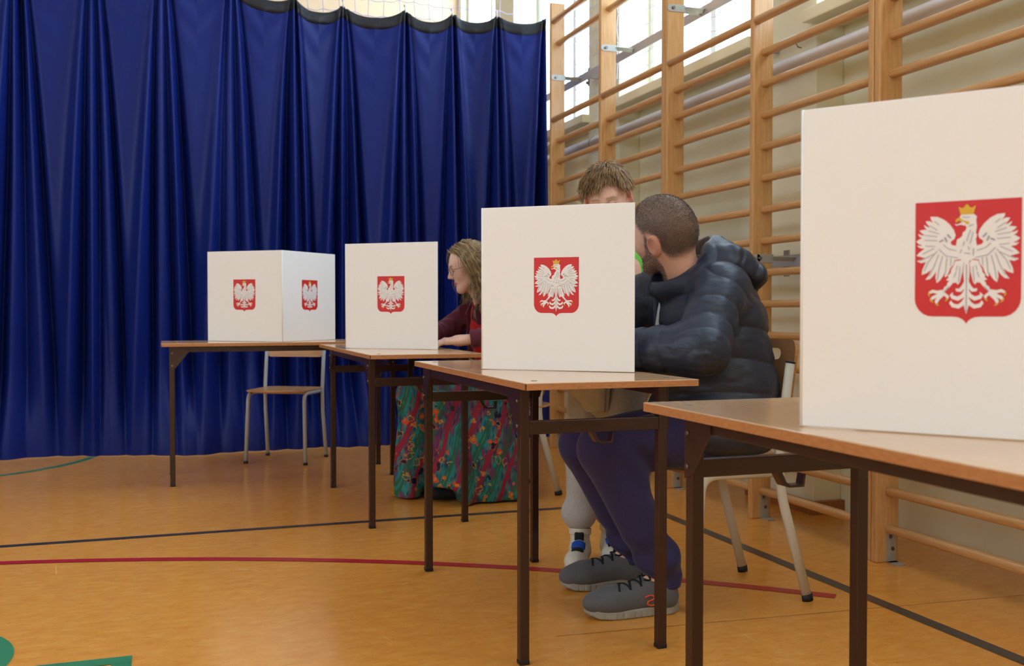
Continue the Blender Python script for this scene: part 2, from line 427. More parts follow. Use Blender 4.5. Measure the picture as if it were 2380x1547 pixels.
for ys_, lab in units:
    t = thing('wall_bars', lab, 'wall bars', (XF, ys_[-1], 0), 0, 'gymnastic wall bars along the wall')
    oy = ys_[-1]
    for y in ys_:
        u = obj('upright', up_mesh, None, t, (0, y - oy, 0))
        for bz in (2.495, 1.161):
            obj('tie_bracket', tie_mesh, None, u, (0, 0, bz)); obj('bolt', bolt_mesh, None, u, (.032, -.003, bz))
        obj('floor_angle', ang_mesh, None, u, (0.0, 0, 0))
        obj('bolt', bolt_mesh, None, u, (.06, .006, .095)); obj('bolt', bolt_mesh, None, u, (.07, .006, .05))
    for k in range(len(ys_) - 1):
        ya = ys_[k + 1] + UT; L = ys_[k] - ya
        key = round(L, 3)
        if key not in rmesh: rmesh[key] = rung_mesh(L)
        for z in RZ: obj('rung', rmesh[key], None, t, (.058, ya - oy, z))
        obj('rung', rmesh[key], None, t, (.018, ya - oy, 2.21))
        obj('rung', rmesh[key], None, t, (.058, ya - oy, 2.726)); obj('rung', rmesh[key], None, t, (.018, ya - oy, 2.868))

# ------------------------------------------------------------------ nets
def net(name, label, O, U, V, nu, nv, s, r, m, sag=.012):
    t = thing(name, label, 'net', O)
    U = Vector(U); V = Vector(V); Nn = U.cross(V)
    rs = random.Random(3)
    P = {}
    for i in range(nu + 1):
        for j in range(nv + 1):
            P[i, j] = U * (i * s + rs.uniform(-.2, .2) * s * .5) + V * (j * s + rs.uniform(-.2, .2) * s * .5) + Nn * rs.uniform(-sag, sag)
    gg = G()
    for i in range(nu + 1):
        gg.tube([P[i, j] for j in range(nv + 1)], r, 4, cap=False)
    for j in range(nv + 1):
        pts = []
        for i in range(nu):
            a, b = P[i, j], P[i + 1, j]
            pts += [a, (a + b) / 2 - V * s * .12]
        pts.append(P[nu, j])
        gg.tube(pts, r, 4, cap=False)
    o = gg.obj('netting', m, t, fix=False); o['kind'] = 'stuff'
net('dividing_net', 'pale lilac net hanging above the blue curtain', (-0.9, 7.24, 2.95), (1, 0, 0), (0, 0, 1), 32, 8, .11, .0028, MATS['net_lilac'])
net('window_net', 'white protective net stretched in front of the windows behind the bars', (2.785, 4.55, 2.42), (0, 1, 0), (0, 0, 1), 29, 16, .085, .0022, MATS['net_cord'], .006)
net('side_net', 'white net gathered at the end of the curtain by the windows', (2.65, 7.30, 2.6), (0.19, 0.98, 0), (0, 0, 1), 9, 12, .075, .0022, MATS['net_cord'], .02)

# ------------------------------------------------------------------ the blue curtain
def fabric_blue():
    m = mat('blue_curtain', (17, 33, 108), 0.42, 0.18, 0.08, 60.0, stretch=(6, 6, .2))
    return m
fabric_blue(); mat('curtain_band', (34, 34, 40), 0.5, 0.3, 0.25, 40.0)
def build_curtain():
    hooks = [-3.35, -2.95, -2.5, -2.1, -1.66, -1.28, -.86, -.42, .0, .44, .85, 1.19, 1.63, 1.975, 2.30, 2.665]
    x0, x1 = -3.35, 2.665
    NX, NZ = 1300, 110
    X = np.linspace(x0, x1, NX); T = np.linspace(0, 1, NZ)   # T: 0 bottom, 1 top
    hk = np.array(hooks)
    k = np.clip(np.searchsorted(hk, X, side='right') - 1, 0, len(hk) - 2)
    loc = (X - hk[k]) / (hk[k + 1] - hk[k])
    amp = (hk[k + 1] - hk[k])
    # top edge: peaks at hooks, sagging between
    rs = np.random.default_rng(11)
    sagk = .045 + .045 * rs.random(len(hk))
    ztop = 3.065 - .012 * 0 - sagk[k] * (1 - np.abs(2 * loc - 1) ** 2.4)
    base_top = np.interp(X, [-3.35, 0.2, .6, .95, 1.3, 2.67], [3.16, 3.16, 3.10, 3.035, 3.045, 3.07])
    ztop = ztop - 3.065 + base_top
    def sm(a, b, t): t = np.clip((t - a) / (b - a), 0, 1); return t * t * (3 - 2 * t)
    V = np.zeros((NZ, NX, 3))
    dist = np.minimum(loc, 1 - loc) * amp            # distance from the nearest hook
    nearest = np.where(loc < .5, k, k + 1)
    rl = []                                # ridge lines: hook x, lateral reach, height, width
    for i, h in enumerate(hooks):
        sl = (h - hooks[i - 1]) if i else .42
        sr = (hooks[i + 1] - h) if i < len(hooks) - 1 else .42
        for f_ in (-.42, -.25, -.06, .12, .29, .46):
            o_ = f_ + rs.uniform(-.035, .035)
            rl.append((h, o_ * (sl if o_ < 0 else sr), rs.uniform(.045, .15) * (1.15 if abs(o_) < .2 else .9), rs.uniform(.75, 1.4), rs.uniform(-.03, .03)))
    for r, tt in enumerate(T):
        z = tt * ztop
        q = 1 - tt
        d = np.zeros(NX)
        cre = np.zeros(NX)
        for li, (h, off, ht, wd, wob) in enumerate(rl):
            xi = h + off * (.10 + .90 * q ** .55) + wob * math.sin(3.0 * q + 40 * off) * q
            w = wd * (.012 + .036 * q ** .5)
            u_ = np.abs(X - xi) / w
            hh = ht * (.62 + .38 * math.sin(7 * off * 10 + 2.4 * q))
            fade = 1 if abs(off) < .05 else (.35 + .65 * sm(0.02, .5, np.float64(q)))
            if li % 2 == 0: d = np.maximum(d, hh * fade * np.exp(-u_ ** 1.7))
            else: cre = np.maximum(cre, (.04 + .75 * hh) * fade * np.exp(-(u_ / .62) ** 1.5))
        d = d - cre + .06
        d = d + .030 * np.sin(2.6 * X + 1.0 + .5 * q) + .012 * np.sin(7.3 * X + 2.2 + 1.2 * q)
        vv = q * ztop
        sw = np.sin(2 * math.pi * (vv / .20 - 1.0 * (1 - np.abs(2 * loc - 1)))) * np.exp(-vv / .25) * (1 - np.abs(2 * loc - 1)) ** .8 * sm(0.02, .1, vv)
        d = d + .012 * sw
        footw = sm(.20, .0, np.full_like(X, tt))
        kick = .16 + .08 * np.sin(1.9 * X + .4) + .05 * np.sin(5.1 * X + 1) + .02 * np.sin(11 * X)
        d = d * (1 - .72 * footw) + footw * kick
        V[r, :, 0] = X
        V[r, :, 1] = 7.09 - d - .04 * q
        V[r, :, 2] = z + .004
    # right edge turns back
    me = bpy.data.meshes.new('curtain_cloth')
    idx = np.arange(NX * NZ).reshape(NZ, NX)
    nb = 4
    F = np.stack([idx[:-1, :-1], idx[:-1, 1:], idx[1:, 1:], idx[1:, :-1]], -1)
    def mk(name, rows, m, dz=0):
        sub = V[rows]; n2 = sub.shape[0]
        ii = np.arange(NX * n2).reshape(n2, NX)
        FF = np.stack([ii[:-1, :-1], ii[:-1, 1:], ii[1:, 1:], ii[1:, :-1]], -1).reshape(-1, 4)
        me = bpy.data.meshes.new(name); vv = sub.reshape(-1, 3).copy()
        me.from_pydata((vv - np.array(base)).tolist(), [], FF.tolist()); me.polygons.foreach_set('use_smooth', [True] * len(FF)); me.materials.append(m); me.update()
        return me
    base = (0.0, 7.0, 0.0)
    t = thing('curtain', 'long royal blue dividing curtain hanging in folds across the hall', 'curtain', base)
    obj('curtain_cloth', mk('curtain_cloth', slice(0, NZ - nb + 1), MATS['blue_curtain']), None, t)
    obj('heading_band', mk('heading_band', slice(NZ - nb, NZ), MATS['curtain_band']), None, t).modifiers.new('thick', 'SOLIDIFY').thickness = .006
    cord = mk  # hooks
    for i, h in enumerate(hooks):
        c = int(np.argmin(abs(X - h))); p = V[-1, c]
        G().tube([(0, 0, -.02), (0, 0, .03), (0, .02, .045), (0, .03, .03)], .004, 6).obj('curtain_hook', MATS['net_cord'], t, (p[0] - base[0], p[1] - base[1] - .008, p[2]))
build_curtain()

# ------------------------------------------------------------------ tables
def make_table(name, label, cx, cy, rotz, L, W, lx, ly, h, dlx=0.0, dly=0.0, hooks=True):
    """long axis local y; lx/ly leg spacing"""
    t = thing(name, label, 'table', (cx, cy, 0), rotz, 'school tables')
    th = .018; leg = .026
    gtop = G().box((-W / 2 + .0015, -L / 2 + .0015, h - th + .0005), (W / 2 - .0015, L / 2 - .0015, h), .0015)
    gtop.obj('table_top', MATS['table_laminate'], t)
    ge = G()
    ge.box((-W / 2, -L / 2, h - th), (-W / 2 + .004, L / 2, h - .0012), .001).box((W / 2 - .004, -L / 2, h - th), (W / 2, L / 2, h - .0012), .001)
    ge.box((-W / 2, -L / 2, h - th), (W / 2, -L / 2 + .004, h - .0012), .001).box((-W / 2, L / 2 - .004, h - th), (W / 2, L / 2, h - .0012), .001)
    ge.obj('edge_banding', MATS['table_edge'], t)
    zu = h - th
    for sx in (-1, 1):
        # long apron of angle steel
        x = sx * lx / 2 + dlx
        G().box((x - .0125, -ly / 2 + dly, zu - .03), (x + .0125, ly / 2 + dly, zu), .002).obj('apron', MATS['brown_steel'], t)
        for sy in (-1, 1):
            y = sy * ly / 2 + dly
            lg = G().box((x - leg / 2, y - leg / 2, .004), (x + leg / 2, y + leg / 2, zu), .0025).obj('leg', MATS['brown_steel'], t)
            G().box((x - leg / 2 - .0008, y - leg / 2 - .0008, 0), (x + leg / 2 + .0008, y + leg / 2 + .0008, .012), .002).obj('foot_cap', MATS['black_plastic'], lg)
            # gusset plate on the outer face of the long side
            xo = x + sx * (leg / 2)
            a = -sy
            poly = [(y + sy * .013, zu), (y + a * .085, zu), (y + a * .085, zu - .028), (y + a * .016, zu - .115), (y + sy * .013, zu - .125)]
            M = Matrix(((0, 0, sx, xo), (1, 0, 0, 0), (0, 1, 0, 0), (0, 0, 0, 1)))
            gs = G().prism(poly, M, .003).obj('gusset_plate', MATS['brown_steel'], t)
            for zz in (zu - .035, zu - .10):
                G().tube([(xo + sx * .002, y, zz), (xo + sx * .007, y, zz)], [.006, .0045], 10).obj('bolt', MATS['bolt_steel'], gs)
            # screw plug in the top
            G().tube([(sx * (W / 2 - .055), sy * (L / 2 - .085), h - .001), (sx * (W / 2 - .055), sy * (L / 2 - .085), h + .0008)], .0085, 14).obj('screw_plug', MATS['bolt_steel'], t)
    for sy in (-1, 1):
        y = sy * ly / 2 + dly
        st = G().box((-lx / 2 + leg / 2 + dlx, y - .012, .605), (lx / 2 - leg / 2 + dlx, y + .012, .640), .002).obj('stretcher', MATS['brown_steel'], t)
        poly = [(-.035, 0), (-.032, -.004), (-.018, -.028), (-.004, -.032), (.03, -.032), (.034, -.006), (.030, -.006), (.026, -.027), (-.002, -.027), (-.012, -.020), (-.022, 0)]
        M = Matrix(((1, 0, 0, .02 + dlx), (0, 0, -1, y + .012), (0, 1, 0, .606), (0, 0, 0, 1)))
        G().prism(poly, M, .024).obj('bag_hook', MATS['brown_steel'], st)
    return t
make_table('school_table', 'beech-topped school table at the back, seen side on by the curtain', .627, 5.815, math.radians(90), 1.29, .49, .412, 1.18, .757, .0, 0.0)
make_table('school_table', 'beech-topped school table where the woman in the patterned skirt sits', 1.043, 4.82, 0, 1.44, .495, .412, 1.045, .747, -.003, -.04)
make_table('school_table', 'beech-topped school table where the bearded man sits', 1.104, 2.98, 0, 1.19, .495, .402, 1.005, .746, -.016, .008)
make_table('school_table', 'beech-topped school table at the lower right, nearest the camera', 1.158, 1.24, 0, 1.19, .495, .385, 1.0, .745, .011, .0)

# ------------------------------------------------------------------ chairs
def bez(pts, n=6, r=.04):
    """rounded polyline"""
    P = [Vector(p) for p in pts]; out = [P[0]]
    for i in range(1, len(P) - 1):
        a = (P[i - 1] - P[i]); b = (P[i + 1] - P[i]); ra = min(r, a.length * .49, b.length * .49)
        p0 = P[i] + a.normalized() * ra; p1 = P[i] + b.normalized() * ra
        for k in range(n + 1):
            q = k / n; out.append(p0 * (1 - q) ** 2 + P[i] * 2 * q * (1 - q) + p1 * q * q)
    out.append(P[-1]); return out

def curved_board(w, pts, th, hole=None, cx=0.0, nx=16, corner=.03):
    """board following profile pts [(y,z)], bulging across x; returns G"""
    gg = G(); k = len(pts)
    return gg

def make_round_chair(name, label, x, y, rotz):
    """round silver tube, thin slat back; local forward +y"""
    t = thing(name, label, 'chair', (x, y, 0), rotz, 'school chairs')
    w = .19
    for sx in (-1, 1):
        G().tube(bez([(sx * w, .165, .012), (sx * (w - .012), .15, .425), (sx * (w - .012), -.13, .425)], 6, .05), .0115, 12).obj('front_leg', MATS['chair_silver'], t)
        G().tube([(sx * (w + .006), -.18, .012), (sx * w, -.135, .30), (sx * w, -.13, .43), (sx * w, -.15, .60), (sx * w, -.18, .80)], .0115, 12).obj('rear_leg', MATS['chair_silver'], t)
        for yy, xx in ((.165, w), (-.18, w + .006)):
            G().cyl((sx * xx, yy, 0), (sx * xx, yy, .016), .0135, 12).obj('foot_cap', MATS['black_plastic'], t)
    G().box((-w + .02, -.012, .413), (w - .02, .012, .437), .002).obj('cross_bar', MATS['chair_silver'], t)
    # seat: plywood with waterfall front and soft corners
    poly = []
    def rr(x0, y0, x1, y1, r, n=5):
        o = []
        for (cx, cy, a0) in ((x1 - r, y1 - r, 0), (x0 + r, y1 - r, 90), (x0 + r, y0 + r, 180), (x1 - r, y0 + r, 270)):
            for q in range(n + 1):
                aa = math.radians(a0 + 90 * q / n); o.append((cx + r * math.cos(aa), cy + r * math.sin(aa)))
        return o
    seat = G().prism(rr(-.185, -.175, .185, .20, .05), Matrix.Translation((0, 0, .437)), .010)
    o = seat.obj('seat', MATS['plywood'], t); b = o.modifiers.new('bev', 'BEVEL'); b.width = .004; b.segments = 2
    G().tube([(-.13, .192, .4405), (.13, .192, .4405)], .0095, 12).obj('seat_nosing', MATS['plywood'], t)
    # slat back, gently bowed
    vs = []; fs = []; n = 14
    for i in range(n + 1):
        u = -1 + 2 * i / n; xx = u * (w + .004); yb = -.172 - .016 * (1 - u * u)
        for (zz, dy) in ((.635, 0), (.79, -.014)):
            rz = .018 * max(0, abs(u) - .85) / .15
            z2 = zz + (rz if zz < .7 else -rz)
            vs += [(xx, yb + dy + .018, z2), (xx, yb + dy + .009, z2)]
    for i in range(n):
        a = 4 * i; b2 = a + 4
        fs += [(a, a + 2, b2 + 2, b2), (a + 1, b2 + 1, b2 + 3, a + 3), (a, b2, b2 + 1, a + 1), (a + 2, a + 3, b2 + 3, b2 + 2)]
    fs += [(0, 1, 3, 2), (4 * n, 4 * n + 2, 4 * n + 3, 4 * n + 1)]
    bk = G().add(vs, fs).obj('backrest', MATS['plywood'], t)
    for sx in (-1, 1):
        G().cyl((sx * (w - .012), -.142, .70), (sx * (w - .012), -.157, .703), .006, 10).obj('screw', MATS['bolt_steel'], bk)
    return t
make_round_chair('school_chair', 'empty silver-framed chair with thin wooden slat back behind the rear table', .708, 6.365, math.radians(151.5))

def make_oval_chair(name, label, x, y, rotz):
    """flattened light grey tube, tall plywood back with a hand hole; local forward +y, origin below seat centre"""
    t = thing(name, label, 'chair', (x, y, 0), rotz, 'school chairs')
    w = .183
    F = lambda: (.017, .0095, (0, 1, 0))
    for sx in (-1, 1):
        fl_ = bez([(sx * (w + .01), .205, .014), (sx * w, .175, .422), (sx * w, -.085, .42)], 8, .06)
        G().tube(fl_, 0, 14, flat=(.0095, .017, (1, 0, 0))).obj('front_leg', MATS['chair_paint'], t)
        rl = bez([(sx * (w + .008), -.205, .014), (sx * w, -.092, .41), (sx * w, -.142, .765)], 8, .12)
        G().tube(rl, 0, 14, flat=(.0095, .017, (1, 0, 0))).obj('rear_leg', MATS['chair_paint'], t)
        G().tube([(sx * w, -.1415, .762), (sx * w, -.1425, .768)], 0, 14, flat=(.010, .0175, (1, 0, 0))).obj('post_cap', MATS['black_plastic'], t)
        for yy, dy in ((.205, 0), (-.205, -.006)):
            G().tube([(sx * (w + .009), yy + dy * .4, 0), (sx * (w + .009), yy - dy * .3, .022)], 0, 14, flat=(.011, .0195, (1, 0, 0))).obj('foot_cap', MATS['black_plastic'], t)
    for yy in (.10, -.07):
        G().cyl((-w, yy, .422), (w, yy, .422), .010, 10).obj('cross_bar', MATS['chair_paint'], t)
    # moulded seat
    nx, ny = 12, 14; vs = []; fs = []
    def zs(u, v): return .446 + .006 * u * u - .020 * max(0, v - .7) ** 2 / .09 + .012 * max(0, -v - .6) ** 2 / .16
    for layer in (0, 1):
        for j in range(ny + 1):
            v = -1 + 2 * j / ny
            for i in range(nx + 1):
                u = -1 + 2 * i / nx
                sq = 1 - .10 * abs(v) ** 6
                vs.append((u * .195 * sq, v * .195 * (1 - .06 * abs(u) ** 6) + .01, zs(u, v) - .009 * layer))
    W_ = nx + 1; N_ = W_ * (ny + 1)
    for j in range(ny):
        for i in range(nx):
            a = j * W_ + i
            fs += [(a, a + 1, a + W_ + 1, a + W_), (N_ + a, N_ + a + W_, N_ + a + W_ + 1, N_ + a + 1)]
    rim = [i for i in range(W_)] + [j * W_ + nx for j in range(1, ny + 1)] + [ny * W_ + i for i in range(nx - 1, -1, -1)] + [j * W_ for j in range(ny - 1, 0, -1)]
    for a, b in zip(rim, rim[1:] + rim[:1]): fs.append((a, N_ + a, N_ + b, b))
    G().add(vs, fs).obj('seat', MATS['plywood'], t)
    # plywood back with hand hole: outline ring + hole bridged by strips, bent along x
    yb = lambda xx, z: -.128 - (z - .42) * .14 - .030 * (1 - (xx / .18) ** 2) + .012
    z0, z1 = .50, .835
    bm = bmesh.new()
    nxx, nzz = 40, 44; grid = {}
    def outl(xx, z):  # rounded outline test
        hx = .178; r = .045
        cx = max(abs(xx) - (hx - r), 0); cz = max(z - (z1 - r), (z0 + r) - z, 0)
        return math.hypot(cx, cz) - r
    def hole(xx, z):
        hw = .062; hh = .016; cx = max(abs(xx) - (hw - hh), 0); cz = abs(z - .785) ; 
        return math.hypot(cx, max(cz - .004, 0)) - .014
    for i in range(nxx + 1):
        for j in range(nzz + 1):
            xx = -.178 + .356 * i / nxx; z = z0 + (z1 - z0) * j / nzz
            grid[i, j] = bm.verts.new((xx, yb(xx, z), z))
    for i in range(nxx):
        for j in range(nzz):
            xx = -.178 + .356 * (i + .5) / nxx; z = z0 + (z1 - z0) * (j + .5) / nzz
            if outl(xx, z) < 0.001 and hole(xx, z) > 0:
                bm.faces.new((grid[i, j], grid[i + 1, j], grid[i + 1, j + 1], grid[i, j + 1]))
    bmesh.ops.delete(bm, geom=[v for v in bm.verts if not v.link_faces], context='VERTS')
    # relax jagged boundary
    for _ in range(4):
        upd = {}
        for v in bm.verts:
            be = [e for e in v.link_edges if e.is_boundary]
            if len(be) == 2:
                a, b = [e.other_vert(v).co for e in be]; upd[v] = v.co * .5 + (a + b) * .25
        for v, c in upd.items(): v.co = Vector((c.x, yb(c.x, c.z), c.z))
    me = bpy.data.meshes.new('backrest'); bm.to_mesh(me); bm.free()
    me.materials.append(MATS['plywood']); me.materials.append(MATS['ply_edge'])
    o = obj('backrest', me, None, t); sd = o.modifiers.new('thick', 'SOLIDIFY'); sd.thickness = .010; sd.offset = 0; sd.material_offset_rim = 1
    return t
make_oval_chair('school_chair', 'light grey framed chair with hand hole backrest under the bearded man', 1.735, 2.922, math.radians(90))
make_oval_chair('school_chair', 'light grey framed chair mostly hidden behind the seated woman', 1.665, 4.905, math.radians(90))

# ------------------------------------------------------------------ polling screens with the crest
ES = .1427 / 1045.0
def E(p): return ((p[0] - 624) * ES, -(p[1] - 110) * ES * .959)
def EP(l): return [E(p) for p in l]
def mir(l): return [(1248 - p[0], p[1]) for p in l]
def caps2(pts, r):
    """thick polyline outline"""
    P = [Vector((p[0], p[1])) for p in pts]; rr = r if hasattr(r, '__len__') else [r] * len(P); L = []; R = []
    for i, p in enumerate(P):
        d = (P[min(i + 1, len(P) - 1)] - P[max(i - 1, 0)]).normalized(); nn = Vector((-d.y, d.x))
        L.append((p + nn * rr[i])[:]); R.append((p - nn * rr[i])[:])
    d = (P[-1] - P[-2]).normalized(); e = [(P[-1] + d * rr[-1])[:]]
    return L + e + R[::-1]
shield = [(103, 110), (1148, 110), (1148, 1195), (1143, 1240), (1125, 1290), (1095, 1335), (1055, 1370), (1010, 1389), (975, 1394), (760, 1395), (705, 1402), (665, 1422), (638, 1448), (624, 1474), (610, 1448), (583, 1422), (543, 1402), (488, 1395), (285, 1394), (240, 1389), (195, 1370), (155, 1335), (125, 1290), (107, 1240), (103, 1195)]
wing = [(258, 272), (330, 278), (400, 316), (455, 370), (495, 432), (513, 490), (502, 530), (470, 555), (462, 575), (480, 600), (518, 608), (560, 640), (600, 700), (590, 755), (505, 768), (492, 820), (462, 856), (452, 890), (430, 945), (408, 957), (405, 900), (392, 940), (360, 990), (328, 1020), (314, 960), (320, 890), (290, 940), (255, 975), (210, 982), (245, 930), (268, 870), (225, 905), (172, 925), (178, 870), (215, 780), (165, 792), (120, 768), (160, 755), (205, 735), (160, 722), (116, 708), (150, 670), (200, 630), (150, 620), (120, 592), (165, 596), (175, 590), (140, 575), (112, 545), (160, 515), (175, 512), (145, 490), (133, 460), (170, 478), (200, 476), (165, 450), (146, 424), (195, 415), (222, 418), (200, 390), (190, 360), (225, 385), (255, 392), (225, 355), (209, 322), (250, 322), (285, 340), (262, 305)]
body = [(518, 608), (522, 575), (530, 536), (552, 528), (580, 500), (583, 466), (612, 442), (622, 408), (606, 386), (556, 330), (552, 290), (566, 264), (690, 262), (720, 292), (714, 340), (722, 400), (712, 468), (724, 500), (712, 545), (722, 608), (716, 700), (690, 760), (655, 778), (640, 800), (600, 800), (572, 770), (545, 720)]
thigh = [(510, 778), (575, 768), (596, 800), (584, 900), (570, 965), (560, 1010), (540, 1042), (522, 1016), (498, 1022), (484, 992), (450, 996), (420, 988), (448, 958), (440, 940), (468, 905), (472, 870), (492, 835)]
shank = [(512, 990), (462, 1060), (415, 1112), (398, 1150), (362, 1135), (396, 1090), (404, 1066), (428, 1050), (436, 1020), (462, 985)]
toes = [([(385, 1122), (330, 1122), (285, 1112), (256, 1128)], [26, 17, 18, 14]), ([(385, 1135), (320, 1170), (290, 1185), (272, 1205)], [22, 18, 18, 13]), ([(390, 1140), (345, 1195), (325, 1225), (328, 1248)], [22, 17, 18, 12]), ([(390, 1135), (420, 1155), (438, 1172), (434, 1195)], [18, 15, 16, 11])]
claws = [([(254, 1130), (246, 1150), (256, 1172)], [12, 9, 3]), ([(266, 1200), (274, 1222), (294, 1238)], [12, 9, 3]), ([(322, 1246), (332, 1264), (352, 1272)], [11, 8, 3]), ([(436, 1192), (430, 1212), (414, 1224)], [10, 8, 3])]
tail = [(600, 790), (648, 790), (655, 900), (648, 1000), (646, 1280), (624, 1368), (602, 1280), (600, 1000), (592, 900)]
curls = [([(606, 1010), (592, 1070), (560, 1104), (530, 1100), (522, 1086)], [6, 20, 20, 16, 5]), ([(608, 1100), (590, 1165), (540, 1196), (492, 1180), (474, 1155), (488, 1132)], [6, 22, 24, 22, 16, 5]), ([(608, 1190), (590, 1250), (545, 1284), (492, 1272), (468, 1240), (474, 1222)], [6, 22, 24, 22, 15, 5])]
crown = [(540, 178), (574, 194), (592, 188), (604, 168), (622, 150), (640, 168), (652, 188), (674, 194), (712, 170), (688, 266), (560, 266)]
beak = [(512, 348), (512, 318), (536, 300), (560, 300), (582, 326), (640, 344), (650, 358), (640, 376), (622, 374), (600, 352), (565, 334), (540, 334), (524, 350)]
tongue = [(500, 366), (530, 372), (560, 356), (600, 356), (622, 372), (600, 388), (560, 376), (520, 386)]
vein = [[(350, 370), (300, 330)], [(330, 430), (250, 372)], [(350, 470), (240, 430)], [(330, 500), (200, 480)], [(330, 545), (200, 535)], [(310, 610), (210, 600)], [(300, 630), (180, 690)], [(330, 660), (240, 780), (200, 880)], [(345, 700), (300, 830), (250, 940)], [(385, 720), (350, 860), (332, 985)], [(430, 740), (420, 830), (415, 920)], [(470, 745), (465, 830)], [(300, 690), (230, 730), (150, 765)], [(345, 640), (420, 720), (540, 745)], [(390, 590), (440, 640), (520, 665)]]
dark = [[(405, 510), (425, 560)], [(350, 560), (390, 540)], [(430, 480), (465, 520)]]

def make_crest(t, M):
    sh = G().sheet(EP(shield), M, .0004).obj('crest_shield', MATS['crest_red'], t, fix=False)
    gg = G(); z = .0007
    def put(p, zz=None):
        nonlocal z
        z += .000012
        gg.sheet(EP(p), M, z)
    for m_ in (lambda q: q, mir):
        put(m_(wing)); put(m_(thigh)); put(m_(shank))
        for p, r in toes: put(caps2(m_(p), r))
        for p, r in curls: put(caps2(m_(p), r))
    put(tail); put(body); put(tongue)
    gg.obj('eagle', MATS['crest_white'], sh, fix=False)
    gg = G(); z = .0013; put(crown); gg.obj('crown', MATS['crest_gold'], sh, fix=False)
    gg = G(); put(beak); gg.obj('beak', MATS['crest_gold'], sh, fix=False)
    for m_ in (lambda q: q, mir):
        for p, r in claws:
            gg = G(); put(caps2(m_(p), r)); gg.obj('claw', MATS['crest_gold'], sh, fix=False)
    gg = G(); z = .0013
    for m_ in (lambda q: q, mir):
        for p in vein: put(caps2(m_(p), 3.2))
        for p in dark: put(caps2(m_(p), 7))
        for p in ([(560, 840), (555, 930), (545, 1010)], [(520, 900), (500, 960)], [(535, 830), (520, 880)], [(450, 1060), (400, 1120)]): put(caps2(m_(p), 3))
    for p in ([(580, 290), (612, 300), (650, 296)], [(660, 440), (640, 500), (625, 560)], [(685, 460), (670, 540), (655, 590)], [(600, 560), (590, 610)], [(575, 650), (560, 690)], [(640, 620), (650, 660)], [(690, 640), (690, 720)], [(624, 820), (624, 1340)], [(640, 400), (690, 380)], [(600, 690), (660, 700)]): put(caps2(p, 3.4))
    tag(gg.obj('feather_lines', MATS['crest_grey'], sh, fix=False), kind='stuff')

def make_screen(name, label, corner, d1, d2, z, w=.485, h=.50, e1=True, e2=True):
    """two boards meeting at a vertical corner; d1/d2 are angles (deg) of the boards from the corner"""
    t = thing(name, label, 'polling screen', (corner[0], corner[1], z + .0012), 0, 'white polling screens with the crest')
    th = .004
    for i, d in enumerate((d1, d2)):
        a = math.radians(d); ux = Vector((math.cos(a), math.sin(a), 0))
        b = math.radians(d2 if i == 0 else d1); vx = Vector((math.cos(b), math.sin(b), 0))
        n_ = Vector((-ux.y, ux.x, 0))
        if n_.dot(vx) > 0: n_ = -n_          # outward normal
        # local frame: X to the right when seen from outside, Y up, Z outward
        R = n_
        X = Vector((0, 0, 1)).cross(R)
        M = Matrix(((X.x, 0, R.x, 0), (X.y, 0, R.y, 0), (0, 1, 0, 0), (0, 0, 0, 1)))
        sgn = 1 if X.dot(ux) > 0 else -1
        x0, x1 = (0, w) if sgn > 0 else (-w, 0)
        poly = [(x0, .0), (x1, .0), (x1, h), (x0, h)]
        p = G().prism(poly, M @ Matrix.Translation((0, 0, -th)), th).obj('panel', MATS['screen_board'], t)
        bv = p.modifiers.new('bev', 'BEVEL'); bv.width = .001; bv.segments = 1
        make_crest(t, M @ Matrix.Translation(((x0 + x1) / 2, h - .157, .0002)))
    G().cyl((0, 0, 0), (0, 0, h), .0022, 8).obj('fold_hinge', MATS['screen_board'], t)
    return t
def ang(dx, dy): return math.degrees(math.atan2(dy, dx))
make_screen('polling_screen', 'white folded polling screen on the rear table, both crests showing', (.610, 5.625), ang(-.375, .30), ang(.30, .30), .757)
make_screen('polling_screen', 'white polling screen with red crest beside the woman with glasses', (.826, 4.855), ang(.385, -.317), ang(.385, .30), .747)
make_screen('polling_screen', 'white polling screen with red crest in front of the bearded man', (.936, 3.005), ang(.373, -.306), ang(.36, .30), .746)
make_screen('polling_screen', 'large white polling screen with blurred red crest at the right edge', (.957, 1.367), ang(.19, -.257), ang(.30, .28), .745)
# ------------------------------------------------------------------ implicit-surface toolkit for people and soft things
f32 = np.float32
def V3(*a): return np.array(a, f32)
def smin(a, b, k):
    h = np.clip(.5 + .5 * (b - a) / k, 0, 1); return b * (1 - h) + a * h - k * h * (1 - h)
def smax(a, b, k): return -smin(-a, -b, k)
def nrm(p): return np.sqrt(np.einsum('ij,ij->i', p, p))
def sph(P, c, r): return nrm(P - V3(*c)) - f32(r)
def cap(P, a, b, ra, rb=None):
    rb = ra if rb is None else rb
    a = V3(*a); b = V3(*b); ba = b - a; pa = P - a
    h = np.clip((pa @ ba) * f32(1 / (ba @ ba)), 0, 1)
    pa = pa - h[:, None] * ba
    return np.sqrt(np.einsum('ij,ij->i', pa, pa)) - (f32(ra) + f32(rb - ra) * h)
def capt(P, a, b):
    a = V3(*a); b = V3(*b); ba = b - a
    return ((P - a) @ ba) / (ba @ ba)
def ell(P, c, r, R=None):
    p = P - V3(*c)
    if R is not None: p = p @ R
    r = V3(*r); p = p / r; k0 = nrm(p); k1 = nrm(p / r)
    return k0 * (k0 - 1) / np.maximum(k1, 1e-6)
def rbox(P, c, b, r, R=None):
    p = P - V3(*c)
    if R is not None: p = p @ R
    q = np.abs(p) - (V3(*b) - r)
    return np.linalg.norm(np.maximum(q, 0), axis=-1) + np.minimum(q.max(-1), 0) - r
def sstep(a, b, t): t = np.clip((t - a) / (b - a), 0, 1); return t * t * (3 - 2 * t)
_tab = (np.random.default_rng(5).random(32 * 32 * 32).astype(f32) - .5)
